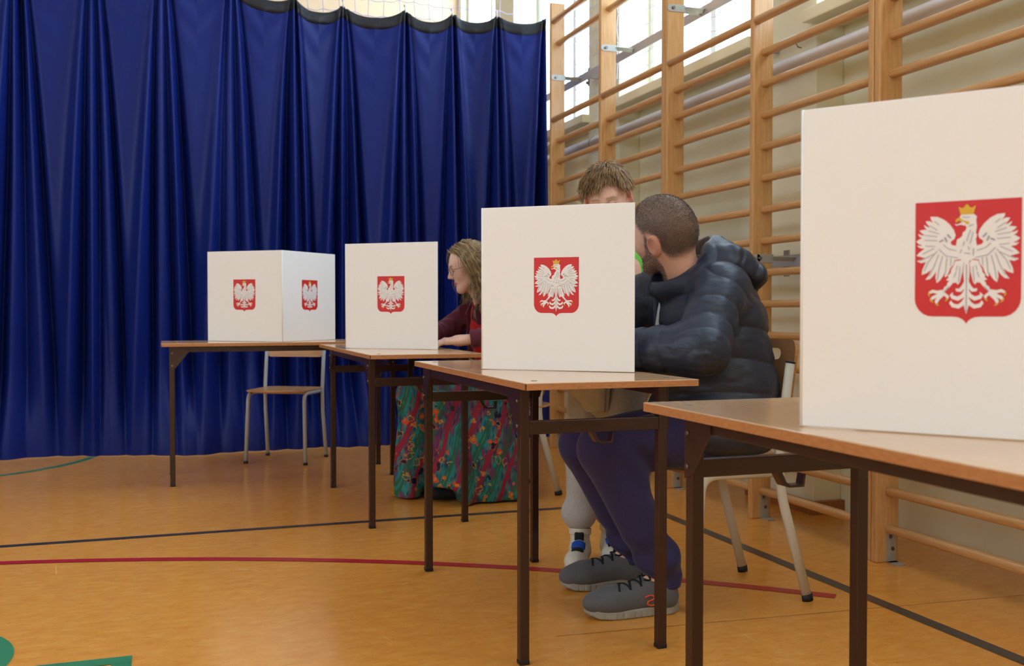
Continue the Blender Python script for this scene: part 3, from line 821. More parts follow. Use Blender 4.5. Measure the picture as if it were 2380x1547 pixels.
def vnoise(P, fr):
    q = P * f32(fr); i = np.floor(q); u = q - i; u = u * u * (3 - 2 * u); i = i.astype(np.int32) & 31; j = (i + 1) & 31
    x0 = i[:, 0] << 10; x1 = j[:, 0] << 10; y0 = i[:, 1] << 5; y1 = j[:, 1] << 5; z0 = i[:, 2]; z1 = j[:, 2]
    ux, uy, uz = u[:, 0], u[:, 1], u[:, 2]
    def lx(k):
        a = _tab[x0 + k]; return a + ux * (_tab[x1 + k] - a)
    def ly(z):
        a = lx(y0 + z); return a + uy * (lx(y1 + z) - a)
    a = ly(z0); return a + uz * (ly(z1) - a)

def nets(fn, lo, hi, h):
    """naive surface nets, evaluated only in blocks near the surface"""
    lo = np.array(lo, f32); n = np.ceil((np.array(hi) - lo) / h).astype(int) + 1
    B = 8; nb = (n + B - 1) // B; n = nb * B
    F = np.empty(n, f32)
    ci = np.stack(np.meshgrid(*[np.arange(k) for k in nb], indexing='ij'), -1).reshape(-1, 3)
    cen = lo + (ci * B + (B - 1) / 2) * h
    dc = fn(cen.astype(f32))
    Fb = F.reshape(nb[0], B, nb[1], B, nb[2], B).transpose(0, 2, 4, 1, 3, 5)
    W = np.empty((len(ci), B, B, B), f32); W[:] = np.where(dc < 0, -1, 1)[:, None, None, None]
    act = np.where(np.abs(dc) < B * h * .87 * 1.12 + .008)[0]
    off = np.stack(np.meshgrid(*[np.arange(B)] * 3, indexing='ij'), -1).reshape(-1, 3)
    for s in range(0, len(act), 400):
        a = act[s:s + 400]
        P = lo + ((ci[a] * B)[:, None, :] + off[None]) * h
        W[a] = fn(P.reshape(-1, 3).astype(f32)).reshape(len(a), B, B, B)
    F = W.reshape(nb[0], nb[1], nb[2], B, B, B).transpose(0, 3, 1, 4, 2, 5).reshape(n)
    S = F < 0
    cells = np.zeros(n - 1, bool)
    ref = S[:-1, :-1, :-1]
    for dx in (0, 1):
        for dy in (0, 1):
            for dz in (0, 1):
                cells |= S[dx:n[0] - 1 + dx, dy:n[1] - 1 + dy, dz:n[2] - 1 + dz] != ref
    idx = np.argwhere(cells); vid = np.full(n - 1, -1, np.int64); vid[tuple(idx.T)] = np.arange(len(idx))
    acc = np.zeros((len(idx), 3)); cnt = np.zeros(len(idx))
    cor = [(x, y, z) for x in (0, 1) for y in (0, 1) for z in (0, 1)]
    for a in cor:
        for ax in range(3):
            if a[ax]: continue
            b = list(a); b[ax] = 1
            fa = F[tuple((idx + a).T)]; fb = F[tuple((idx + b).T)]
            m = (fa < 0) != (fb < 0); t = np.where(m, fa / np.where(m, fa - fb, 1), 0)
            p = np.array(a, float)[None].repeat(len(idx), 0); p[:, ax] += t
            acc[m] += p[m]; cnt[m] += 1
    Vt = lo + (idx + acc / cnt[:, None]) * h
    Q = []
    for ax in range(3):
        sl0 = [slice(None)] * 3; sl1 = [slice(None)] * 3; sl0[ax] = slice(0, -1); sl1[ax] = slice(1, None)
        ch = S[tuple(sl0)] != S[tuple(sl1)]
        e = np.argwhere(ch); u, v = (ax + 1) % 3, (ax + 2) % 3
        ok = (e[:, u] > 0) & (e[:, v] > 0) & (e[:, u] < n[u] - 1) & (e[:, v] < n[v] - 1); e = e[ok]
        def at(du, dv):
            q = e.copy(); q[:, u] += du; q[:, v] += dv; return vid[tuple(q.T)]
        q = np.stack([at(-1, -1), at(0, -1), at(0, 0), at(-1, 0)], 1)
        flip = ~S[tuple(e.T)]
        q[flip] = q[flip][:, ::-1]
        Q.append(q)
    Q = np.concatenate(Q); Q = Q[(Q >= 0).all(1)]
    # slide the vertices onto the surface
    P = Vt.astype(f32); ee = h * .5
    for _ in range(1):
        d = fn(P)
        g = np.stack([fn(P + V3(ee, 0, 0)) - d, fn(P + V3(0, ee, 0)) - d, fn(P + V3(0, 0, ee)) - d], -1) / ee
        gl = np.maximum(np.linalg.norm(g, axis=-1), .3)
        st = np.clip(d / gl, -h * .6, h * .6)
        P = P - (st / gl)[:, None] * g * .8
    return P, Q, -0 + g / gl[:, None]

def sdf_obj(name, fn, lo, hi, h, m, parent, base, mask=None, floor=None):
    P, Q, N = nets(fn, lo, hi, h)
    if floor is not None: P[:, 2] = np.maximum(P[:, 2], floor)
    me = bpy.data.meshes.new(name)
    me.vertices.add(len(P)); me.vertices.foreach_set('co', (P - np.array(base, f32)).astype(f32).ravel())
    me.loops.add(len(Q) * 4); me.loops.foreach_set('vertex_index', Q.ravel().astype(np.int32))
    me.polygons.add(len(Q)); me.polygons.foreach_set('loop_start', np.arange(0, len(Q) * 4, 4, dtype=np.int32))
    me.polygons.foreach_set('use_smooth', np.ones(len(Q), bool))
    me.update(); me.validate()
    if mask is not None:
        c = mask(P).astype(f32)
        at = me.color_attributes.new('tone', 'FLOAT_COLOR', 'POINT')
        full = np.ones((len(P), 4), f32); full[:, :c.shape[1]] = c
        at.data.foreach_set('color', full.ravel())
    me.materials.append(m)
    o = obj(name, me, None, parent)
    return o, P, N

def frame(fw, up=(0, 0, 1)):
    f = np.array(fw, float); f /= np.linalg.norm(f); u = np.array(up, float); r = np.cross(f, u); r /= np.linalg.norm(r); u = np.cross(r, f)
    return np.stack([r, f, u], 1).astype(f32)      # columns right, forward, up

def near(P, c, r, fn, m=.03):
    dd = nrm(P - V3(*c)) - f32(r); out = dd + f32(m); k = dd < 0
    if k.any(): out[k] = fn(P[k])
    return out

def head_sdf(p, ears=True, soft=1.0):
    d = ell(p, (0, -.012, .038), (.076, .099, .089))
    d = smin(d, ell(p, (0, -.045, -.005), (.062, .060, .062)), .04)
    d = smin(d, ell(p, (0, .028, -.03), (.058, .060, .082)), .04)
    q = p.copy(); q[:, 0] = np.abs(q[:, 0])
    d = smin(d, cap(q, (.054, .002, -.048), (.026, .062, -.096), .015, .014), .035)
    d = smin(d, cap(q, (-.012, .072, -.100), (.012, .072, -.100), .016), .03)
    d = smin(d, sph(q, (.038, .055, -.018), .024), .03)
    d = smin(d, cap(q, (0, .081, .030), (.036, .074, .030), .011), .022)
    d = smin(d, cap(p, (0, .086, .020), (0, .108, -.020), .006, .0105), .014)
    d = smin(d, sph(q, (.010, .097, -.025), .0075), .010)
    d = smax(d, -sph(q, (.031, .097, .008), .014), .012)
    d = smin(d, sph(q, (.031, .076, .007), .0125), .004)
    d = smin(d, cap(q, (0, .088, -.056), (.020, .080, -.058), .0065, .004), .008)
    d = smin(d, cap(q, (0, .086, -.067), (.016, .079, -.066), .007, .004), .008)
    if ears:
        a = math.radians(16); R = np.array([[math.cos(a), math.sin(a), 0], [-math.sin(a), math.cos(a), 0], [0, 0, 1]], f32)
        e = ell(q, (.085, -.016, .004), (.0095, .0205, .034), R)
        e = smin(e, ell(q, (.079, -.006, -.024), (.007, .010, .012)), .01)
        e = smax(e, -ell(q, (.0960, -.011, .007), (.0115, .0140, .0245), R), .003)
        e = smin(e, cap(q, (.086, -.021, .012), (.087, -.014, -.012), .0035), .003)
        d = smin(d, e, .007)
    return d

def hand_sdf(P, wrist, fw, nr_, side, curl=.5, s=1.0):
    return near(P, wrist, .24 * s, lambda Q: hand_sdf0(Q, wrist, fw, nr_, side, curl, s))
def hand_sdf0(P, wrist, fw, nr_, side, curl=.5, s=1.0):
    """fw: wrist to knuckles; nrm: back of the hand; side +1 puts the thumb on fw x nrm"""
    f = np.array(fw, float); f /= np.linalg.norm(f); n = np.array(nr_, float); n -= f * (n @ f); n /= np.linalg.norm(n); l = np.cross(f, n) * side
    R = np.stack([l, f, n], 1).astype(f32)
    p = (P - V3(*wrist)) @ R / s
    d = rbox(p, (0, .048, 0), (.040, .050, .0145), .013)
    d = smin(d, cap(p, (0, -.03, 0), (0, .02, 0), .026, .028), .03)
    for i, (x, L0) in enumerate(((.028, .88), (.0095, 1.0), (-.0095, .93), (-.028, .75))):
        a = V3(x, .088, .002); ang = 0.; r = .0092 - .0006 * (i == 3)
        for k, L in enumerate((.044, .027, .021)):
            ang += curl * (0.55, .9, .6)[k]
            b = a + V3(x * .10, math.cos(ang) * L * L0, -math.sin(ang) * L * L0)
            d = smin(d, cap(p, a, b, r, r - .0009), .005 if k else .012); a = b; r -= .0008
    a = V3(.034, .022, -.004); pts = [a, V3(.058, .050, -.014), V3(.062, .080, -.022), V3(.056, .104, -.030)]
    for k in range(3): d = smin(d, cap(p, pts[k], pts[k + 1], (.014, .0105, .0095)[k], (.0105, .0095, .008)[k]), .012 if k == 0 else .004)
    return d * s

def tone_mat(name, base, layers, rough=.5, spec=.35, nscale=160, nvar=.12, bump=.0, bscale=400):
    """colour by the painted-on masks of the body: skin, hair stubble, lips ..."""
    m = bpy.data.materials.new(name); m.use_nodes = True; nt = m.node_tree; N = nt.nodes; L = nt.links; b = N['Principled BSDF']
    at = N.new('ShaderNodeAttribute'); at.attribute_name = 'tone'
    sp = N.new('ShaderNodeSeparateColor'); L.new(at.outputs['Color'], sp.inputs['Color'])
    tc = N.new('ShaderNodeTexCoord'); nz = N.new('ShaderNodeTexNoise'); nz.inputs['Scale'].default_value = nscale; nz.inputs['Detail'].default_value = 3; L.new(tc.outputs['Object'], nz.inputs['Vector'])
    c = s2l(base)
    cur = N.new('ShaderNodeMix'); cur.data_type = 'RGBA'; cur.inputs['A'].default_value = (*[x * (1 - nvar) for x in c], 1); cur.inputs['B'].default_value = (*[min(1, x * (1 + nvar)) for x in c], 1)
    L.new(nz.outputs['Fac'], cur.inputs['Factor'])
    for ch, col in layers:
        mx = N.new('ShaderNodeMix'); mx.data_type = 'RGBA'; mx.inputs['B'].default_value = (*s2l(col), 1)
        L.new(sp.outputs[ch], mx.inputs['Factor']); L.new(cur.outputs['Result'], mx.inputs['A']); cur = mx
    L.new(cur.outputs['Result'], b.inputs['Base Color'])
    b.inputs['Roughness'].default_value = rough; b.inputs['Specular IOR Level'].default_value = spec
    if bump:
        n2 = N.new('ShaderNodeTexNoise'); n2.inputs['Scale'].default_value = bscale; L.new(tc.outputs['Object'], n2.inputs['Vector'])
        bp = N.new('ShaderNodeBump'); bp.inputs['Strength'].default_value = bump; bp.inputs['Distance'].default_value = .001; L.new(n2.outputs['Fac'], bp.inputs['Height']); L.new(bp.outputs['Normal'], b.inputs['Normal'])
    MATS[name] = m; return m

def strands_mesh(name, path, rad, m, parent, base):
    """path (k, n, 3): k steps of n strands"""
    k, n, _ = path.shape
    tg = np.gradient(path, axis=0); tg /= np.maximum(np.linalg.norm(tg, axis=-1, keepdims=True), 1e-9)
    ref = np.where(np.abs(tg[..., 2:3]) > .9, np.array([1., 0, 0]), np.array([0, 0, 1.]))
    a = np.cross(tg, ref); a /= np.linalg.norm(a, axis=-1, keepdims=True); b = np.cross(tg, a)
    prof = np.array(rad)[:, None, None]
    ring = [path + prof * (a * math.cos(q) + b * math.sin(q)) for q in (0, 2.094, 4.189)]
    Vv = np.stack(ring, 2)                # k,n,3ring,3
    idx = np.arange(k * n * 3).reshape(k, n, 3)
    F = []
    for j in range(3):
        j2 = (j + 1) % 3
        F.append(np.stack([idx[:-1, :, j], idx[:-1, :, j2], idx[1:, :, j2], idx[1:, :, j]], -1).reshape(-1, 4))
    F = np.concatenate(F)
    me = bpy.data.meshes.new(name); P = Vv.reshape(-1, 3) - np.array(base)
    me.vertices.add(len(P)); me.vertices.foreach_set('co', P.astype(f32).ravel())
    me.loops.add(len(F) * 4); me.loops.foreach_set('vertex_index', F.ravel().astype(np.int32))
    me.polygons.add(len(F)); me.polygons.foreach_set('loop_start', np.arange(0, len(F) * 4, 4, dtype=np.int32)); me.polygons.foreach_set('use_smooth', np.ones(len(F), bool))
    me.update(); me.materials.append(m)
    return obj(name, me, None, parent)

def hair_mat(name, c1, c2):
    return mat(name, c1, .45, .4, scale=38.0, rgb2=c2, detail=2)

def person(label, base):
    return thing('person', label, 'person', base)

def fabric(name, rgb, rough=.85, var=.10, scale=300, bump=.25, rgb2=None, sheen=.15):
    return mat(name, rgb, rough, .25, var, scale, rgb2=rgb2, bump=bump, sheen=sheen)

# ------------------------------------------------------------------ shoes
def make_shoe(parent, base, heel, toe, up_m, sole_m, lace_m, kind, L=.285, side=1):
    heel = np.array(heel, float); toe = np.array(toe, float); f = toe - heel; f[2] = 0; f /= np.linalg.norm(f)
    R = frame(f); O = np.array([heel[0], heel[1], 0.]); s = L / .285
    def loc(P): return (P - O.astype(f32)) @ R / s
    top = .135 if kind == 'high' else .085
    def upper(P):
        p = loc(P)
        d = ell(p, (.006 * side, .215, .044), (.046, .078, .040))
        d = smin(d, cap(p, (0, .045, .05), (.004 * side, .20, .046), .042, .038), .03)
        d = smin(d, cap(p, (0, .04, .05), (0, .045, top - .012), .040, .042), .03)
        d = smin(d, cap(p, (0, .075, .086), (0, .16, .058), .033, .028), .02)
        d = smax(d, p[:, 2] - (top + .03 - .35 * np.clip(p[:, 1] - .03, 0, 1) - .25 * np.clip(.03 - p[:, 1], 0, 1)), .008) if kind == 'high' else smax(d, p[:, 2] - (top + .012 + .30 * np.clip(p[:, 1] - .05, 0, .1)), .006)
        d = smax(d, -cap(p, (0, .045, top - .02), (0, .045, top + .08), .030, .036), .006)
        d = smax(d, .022 - p[:, 2], .004)
        return d * s
    lo = np.minimum(heel, toe) - .09; hi = np.maximum(heel, toe) + .09; lo[2] = 0; hi[2] = .2
    sh = thing_part = None
    o, P, N = sdf_obj('shoe', upper, lo, hi, .0035, up_m, parent, base)
    def sole(P):
        p = loc(P); y = p[:, 1]
        wd = np.interp(y, [-.005, .03, .09, .16, .215, .26, .288], [.018, .037, .034, .042, .046, .036, .010]).astype(f32)
        xc = np.interp(y, [0, .1, .2, .285], [0, .0, .006 * side, .010 * side]).astype(f32)
        tz = np.interp(y, [0, .04, .13, .22, .285], [.040, .034, .027, .026, .036]).astype(f32)
        bz = np.interp(y, [0, .02, .2, .25, .29], [.004, 0, 0, .003, .018]).astype(f32)
        groove = .0022 * (np.abs(((y * 52) % 1) - .5) < .07) * (p[:, 2] < .02)
        d = smax(np.abs(p[:, 0] - xc) - wd + groove, np.maximum(p[:, 2] - tz, bz - p[:, 2]), .006)
        d = smax(d, np.maximum(-.008 - y, y - .288), .012)
        return d * s
    so, _, _ = sdf_obj('sole', sole, lo, hi, .003, sole_m, o, base, floor=.0005)
    # laces cross the tongue
    def surf(x, y):
        pz = .2
        for z in np.arange(.16, .02, -.002):
            q = O + (R @ np.array([x, y, z]) * s)
            if upper(q[None].astype(f32))[0] < 0: pz = z; break
        return O + R @ np.array([x, y, pz + .002]) * s
    lg = G(); rows = [.115, .132, .149, .166, .183] if kind != 'high' else [.118, .131, .144, .157, .170]
    for i, y in enumerate(rows):
        pts = [surf(x, y + (.009 if kind != 'high' else 0) * (x / .026) * (1 if i % 2 else -1)) for x in np.linspace(-.027, .027, 7)]
        lg.tube([tuple(np.array(p) - np.array(base)) for p in pts], .0032 if kind != 'high' else .0042, 6)
    if kind != 'high':
        for sx in (-1, 1):
            lp = [surf(0, .108)] + [surf(sx * .014, .100) + np.array([0, 0, .012]), surf(sx * .030, .092) + np.array([0, 0, .006]), surf(sx * .018, .112) + np.array([0, 0, .004])]
            lg.tube([tuple(np.array(p) - np.array(base)) for p in bez(lp, 4, .015)], .0028, 6)
    lg.obj('laces', lace_m, o)
    return o, surf, R, O, s
# ------------------------------------------------------------------ the bearded man on the chair
fabric('navy_trousers', (51, 45, 82), .9, .10, 250, .2)
mat('puffer_navy', (38, 46, 64), .42, .4, .10, 30.0, stretch=(1, 1, 2.5), bump=.5, bscale=55)
fabric('white_shirt', (205, 208, 214))
tone_mat('skin_man', (224, 168, 142), [('Red', (106, 88, 76)), ('Green', (124, 100, 86)), ('Blue', (196, 110, 100))], bump=.15)
tone_mat('puffer_tone', (34, 42, 60), [('Red', (84, 76, 72))], .42, .45, 30, .12, .10, 60)
fabric('knit_grey', (92, 92, 96), .8, .18, 500, .5)
mat('shoe_sole_grey', (150, 146, 138), .6, .35, .08, 60)
mat('shoe_black', (24, 24, 26), .7, .3)
mat('logo_orange', (206, 82, 50), .5, .3)
hair_mat('hair_buzz', (122, 104, 92), (96, 80, 69))
hair_mat('beard_hair', (122, 98, 82), (84, 64, 54))

def build_man():
    base = (1.62, 2.93, 0.0); HS = 1.061
    t = person('bearded man in dark padded jacket and purple trousers seated with head turned away', base)
    HC = V3(1.541, 2.96, 1.175); HR = frame((-.498, .867, -.009), (-.415, -.229, .88))
    def hl(P): return (P - HC) @ HR / HS
    ls, le, lw = (1.635, 2.765, .985), (1.515, 2.665, .815), (1.262, 2.905, .802)
    rs, re, rw = (1.575, 3.135, .975), (1.42, 3.20, .815), (1.355, 3.06, .865)
    def body(P):
        d = near(P, HC, .21, lambda Q: head_sdf(hl(Q)) * HS)
        d = smin(d, cap(P, (1.568, 2.930, 1.12), (1.63, 2.945, .99), .057, .070), .03)
        tor = smin(ell(P, (1.665, 2.945, .86), (.11, .165, .20)), ell(P, (1.68, 2.93, .60), (.12, .165, .16)), .08)
        d = smin(d, tor, .05)
        for a, b, c in ((ls, le, lw), (rs, re, rw)):
            d = smin(d, cap(P, a, b, .045, .040), .04); d = smin(d, cap(P, b, c, .040, .028), .02)
        d = smin(d, hand_sdf(P, lw, (-.9, .45, -.05), (.0, .0, 1), 1, .35), .015)
        d = smin(d, hand_sdf(P, rw, (-.75, -.3, .35), (.2, .5, .8), 1, 1.0), .015)
        for hp, kn, an in (((1.63, 2.84, .53), (1.25, 2.79, .52), (1.44, 2.78, .10)), ((1.63, 3.02, .53), (1.30, 3.07, .49), (1.49, 3.09, .10))):
            d = smin(d, cap(P, hp, kn, .07, .052), .04); d = smin(d, cap(P, kn, an, .052, .036), .03)
            d = smin(d, cap(P, an, (an[0] - .14, an[1], .045), .036, .030), .02)
        return d
    def mask(P):
        p = hl(P); x, y, z = np.abs(p[:, 0]), p[:, 1], p[:, 2]
        zh = np.interp(y, [-.12, -.07, -.050, -.036, -.022, -.005, .02, .045, .07, .12], [-.055, -.060, -.055, -.035, .01, .030, .026, .05, .082, .09])
        hair = sstep(-.004, .030, z - zh) * (p[:, 2] > -.2)
        zb = np.interp(y, [-.035, -.020, .0, .012, .022, .036, .06, .1], [-.2, -.075, -.02, .04, .03, -.030, -.048, -.046])
        beard = sstep(-.006, .012, zb - z) * sstep(-.150, -.125, z) * (x < .079)
        lips = sstep(.013, .008, np.hypot(x * .5, z + .061)) * (y > .07)
        ear = sstep(.0765, .082, x) * (np.abs(z) < .045) * (np.abs(y + .012) < .03)
        return np.stack([hair * .93 * (1 - ear), beard * .72 * (1 - lips) * (1 - ear), np.maximum(lips * .7, ear * .30)], 1)
    b, P, N = sdf_obj('body', body, (1.0, 2.58, 0.0), (1.86, 3.3, 1.36), .0031, MATS['skin_man'], t, base, mask)
    # short bristles of hair and beard
    mk = mask(P); rng = np.random.default_rng(1)
    nearh = np.linalg.norm(P - HC, axis=1) < .2
    for nm, ch, cnt, ln, mm in (('hair', 0, 12000, .0034, 'hair_buzz'), ('beard', 1, 4500, .0036, 'beard_hair')):
        pr = mk[:, ch] * nearh; pr = pr / pr.sum()
        ii = rng.choice(len(P), cnt, p=pr)
        root = P[ii] + rng.normal(0, .0016, (cnt, 3)); nn = N[ii] + rng.normal(0, .25, (cnt, 3)) + np.array([0, 0, -.25 if ch else .0])
        nn /= np.linalg.norm(nn, axis=1, keepdims=True); l = ln * rng.uniform(.6, 1.2, (cnt, 1)) * (.35 + .65 * mk[ii, ch][:, None])
        strands_mesh(nm, np.stack([root - nn * .001, root + nn * l * .5, root + nn * l]), [.00045, .0004, .00015], MATS[mm], t, base)
    # jacket
    def quilt(s, amp, sp): return amp * (np.abs(np.sin(math.pi * s / sp)) ** .36 - .72)
    def torso(P):
        d = ell(P, (1.70, 2.945, .86), (.175, .225, .215))
        d = smin(d, ell(P, (1.715, 2.93, .66), (.190, .235, .20)), .10)
        d = smin(d, ell(P, (1.68, 2.925, .535), (.215, .235, .105)), .08)
        d = smin(d, cap(P, (1.66, 2.80, 1.0), (1.62, 3.10, .99), .085, .085), .06)
        return d
    def jacket(P):
        d = torso(P)
        wr = (vnoise(P, 12.) * .014 + vnoise(P * V3(1, 1, 2.2), 34.) * .005)
        sv = P[:, 2] + .10 * (P[:, 0] - 1.7) + .02 * np.sin(9 * P[:, 1]) + .012 * vnoise(P, 9.)
        d = d - quilt(sv - .03, .011, .105) + wr * .7
        arms = None
        for a, b_, c in ((ls, le, lw), (rs, re, rw)):
            t1 = capt(P, a, b_); L1 = np.linalg.norm(V3(*b_) - V3(*a)); t2 = capt(P, b_, c); L2 = np.linalg.norm(V3(*c) - V3(*b_))
            cx = .03 * np.sin(25 * (P[:, 1] - a[1])) + .02 * vnoise(P, 10.)
            u1 = cap(P, a, b_, .086, .080) - quilt(t1 * L1 + cx + .03, .011, .085)
            wend = (V3(*c) - V3(*b_)) * .93 + V3(*b_)
            u2 = cap(P, b_, wend, .078, .056) - quilt(t2 * L2 + cx, .009, .082)
            e = smin(u1, u2, .035)
            e = smax(e, (t2 - .93) * L2, .015)
            arms = e if arms is None else np.minimum(arms, e)
        d = smin(d, arms + wr * .8, .03)
        ax = V3(-.50, -.10, .86); pc = P - V3(1.597, 2.948, 1.036); al = pc @ ax; rad = nrm(pc - al[:, None] * ax)
        d = smin(d, np.sqrt((rad - .090) ** 2 + (al * .62) ** 2) - .022, .02)
        # open neck and open front, hem
        d = smax(d, -(cap(P, (1.60, 2.948, 1.02), (1.55, 2.955, 1.25), .066, .085)), .02)
        nrm_ = P - V3(1.50, 2.92, .8)
        gap = np.abs((P[:, 1] - 2.995) + .10 * (1.0 - P[:, 2])) - np.interp(P[:, 2], [.45, .6, .9, 1.05], [.09, .020, .016, .030]).astype(f32)
        front = smax(gap, P[:, 0] - 1.60, .02)
        d = smax(d, -front, .015)
        d = smax(d, (.470 + .05 * np.clip((1.62 - P[:, 0]) / .2, 0, 1)) - P[:, 2], .015)
        return d
    def shell(fn, th): return lambda P: np.maximum(fn(P), -(fn(P) + th))
    sdf_obj('jacket', jacket, (1.16, 2.52, .42), (1.97, 3.34, 1.14), .0048, MATS['puffer_navy'], t, base)
    # hood lying on the back of the neck, brown lining inside
    Rh = frame((-.83, .06, .55), (.5, 0, .8))
    def hood_out(P):
        d = ell(P, (1.715, 2.935, 1.075), (.105, .150, .085), Rh)
        d = smin(d, cap(P, (1.60, 2.835, 1.025), (1.72, 2.83, 1.09), .035, .050), .04)
        d = smin(d, cap(P, (1.60, 3.05, 1.03), (1.72, 3.05, 1.09), .035, .050), .04)
        d = smin(d, ell(P, (1.79, 2.90, 1.045), (.065, .125, .055)), .04)
        return d
    def hood(P):
        d = hood_out(P)
        d = d - .006 * (np.abs(np.sin(math.pi * (P[:, 0] * .9 - P[:, 2] * .5 + .2 * (P[:, 1] - 2.93) ** 2 + .02 * vnoise(P, 12.)) / .072)) ** .6) + .013 * vnoise(P, 18.) + .007 * vnoise(P, 40.)
        d = smax(d, -cap(P, (1.575, 2.95, .98), (1.60, 2.95, 1.32), .074, .125), .015)
        return d
    def hmask(P):
        dd = cap(P, (1.575, 2.95, .98), (1.60, 2.95, 1.32), .074, .125)
        return np.stack([sstep(.022, .006, dd), 0 * dd, 0 * dd], 1)
    sdf_obj('hood', hood, (1.52, 2.70, .95), (1.92, 3.2, 1.22), .0045, MATS['puffer_tone'], t, base, hmask)
    # shirt seen in the open front
    def shirt(P):
        d = smin(ell(P, (1.665, 2.945, .86), (.135, .19, .21)), ell(P, (1.66, 2.92, .60), (.15, .19, .15)), .08)
        d = smax(d, -cap(P, (1.58, 2.945, 1.02), (1.54, 2.945, 1.25), .085, .12), .01)
        return smax(d, .50 - P[:, 2], .02) + .008 * vnoise(P, 25.)
    sdf_obj('shirt', shirt, (1.48, 2.72, .44), (1.85, 3.17, 1.1), .007, MATS['white_shirt'], t, base)
    # trousers
    def trousers(P):
        L = None
        for hp, kn, an, k in (((1.63, 2.845, .525), (1.255, 2.79, .515), (1.445, 2.778, .145), 0), ((1.63, 3.02, .525), (1.305, 3.07, .485), (1.492, 3.085, .145), 1)):
            d = cap(P, hp, kn, .098, .076); d = smin(d, cap(P, kn, an, .077, .064), .03)
            d = smin(d, cap(P, an, (an[0] + .004, an[1], .09), .062, .050), .02)
            tt_ = capt(P, kn, an)
            fold = .008 * np.sin(tt_ * 26 + 9 * (P[:, 1] - an[1]) + 3 * vnoise(P, 7.)) * sstep(.55, 1.0, tt_) * sstep(1.5, 1.05, tt_)
            kf = .009 * np.sin(60 * (P[:, 0] * .8 + P[:, 2]) + 4 * vnoise(P, 6.)) * np.exp(-((np.linalg.norm(P - V3(kn[0] + .11, kn[1] - .03, kn[2] - .05), axis=1)) / .09) ** 2)
            seam = .0025 * np.exp(-((np.abs(P[:, 1] - an[1] + .072)) / .004) ** 2)
            d = d + fold + kf + .010 * vnoise(P, 9.)
            d = smax(d, .078 - P[:, 2], .01)
            L = d if L is None else smin(L, d, .03)
        hips = ell(P, (1.66, 2.93, .535), (.15, .185, .10))
        return smin(L, hips, .06)
    sdf_obj('trousers', trousers, (1.12, 2.64, .05), (1.86, 3.22, .68), .0055, MATS['navy_trousers'], t, base)
    for hp in ((1.492, 2.778), (1.540, 3.090)):
        o, surf, R, O, s = make_shoe(t, base, (hp[0], hp[1], 0), (hp[0] - .29, hp[1] + .004, 0), MATS['knit_grey'], MATS['shoe_sole_grey'], MATS['shoe_black'], 'low', .298, 1)
        if hp[1] > 3: continue
        # orange mark on the outer side
        gg = G()
        curve = [(.118, .060), (.104, .066), (.090, .062), (.092, .053), (.108, .048), (.112, .040), (.098, .034), (.084, .037)]
        sx = -1
        pts = []
        for q in bez([(0, a_, b_) for a_, b_ in curve], 3, .008):
            x = .075
            while x > .02:
                w = O + R @ np.array([-x, q[1], q[2]]) * s
                if shoe_probe(o, w, base): break
                x -= .002
            pts.append(w)
        gg.tube([tuple(np.array(p) - np.array(base)) for p in pts], .0028, 6); gg.obj('side_mark', MATS['logo_orange'], o)
    return t
def shoe_probe(o, w, base):
    q = Vector(w) - Vector(base)
    ok, lo_, n_, i_ = o.closest_point_on_mesh(q)
    return ok and (q - lo_).length < .004
build_man()
# ------------------------------------------------------------------ the boy standing behind the table
fabric('boy_jacket', (190, 182, 168), .85, .10, 260, .25)
fabric('boy_sweatpants', (178, 174, 172), .9, .12, 200, .25)
mat('boy_shirt', (122, 206, 74), .7, .3, scale=9, rgb2=(96, 178, 70), detail=2)
tone_mat('skin_boy', (236, 184, 160), [('Red', (118, 94, 70)), ('Green', (222, 120, 104)), ('Blue', (96, 72, 58))], bump=.08)
hair_mat('hair_boy', (190, 152, 106), (120, 90, 60))
mat('shoe_white', (214, 206, 192), .6, .35, .06, 40)
mat('lace_blue', (34, 78, 176), .7, .25)

def hair_flow(roots, nrms, head_d, dirs, steps, step, lift, grav, rng, noise=.0, wave=None):
    """grow strands: follow dirs, stay outside the head"""
    p = roots.copy(); d = dirs.copy(); path = [p - nrms * .002]
    e = .002
    for k in range(steps):
        d = d + grav + rng.normal(0, noise, p.shape); d /= np.linalg.norm(d, axis=1, keepdims=True)
        p = p + d * step
        q = p.astype(f32); s0 = head_d(q)
        g = np.stack([head_d(q + V3(e, 0, 0)) - s0, head_d(q + V3(0, e, 0)) - s0, head_d(q + V3(0, 0, e)) - s0], -1) / e
        g /= np.maximum(np.linalg.norm(g, axis=1, keepdims=True), 1e-3)
        l = lift[:, None] if np.ndim(lift) else lift
        push = np.maximum(0, (l[:, 0] if np.ndim(lift) else lift) - s0)[:, None]
        p = p + g * push
        d = d - g * np.minimum(0, (d * g).sum(1, keepdims=True))
        path.append(p.copy() if wave is None else p + wave(k, p))
    return np.stack(path)

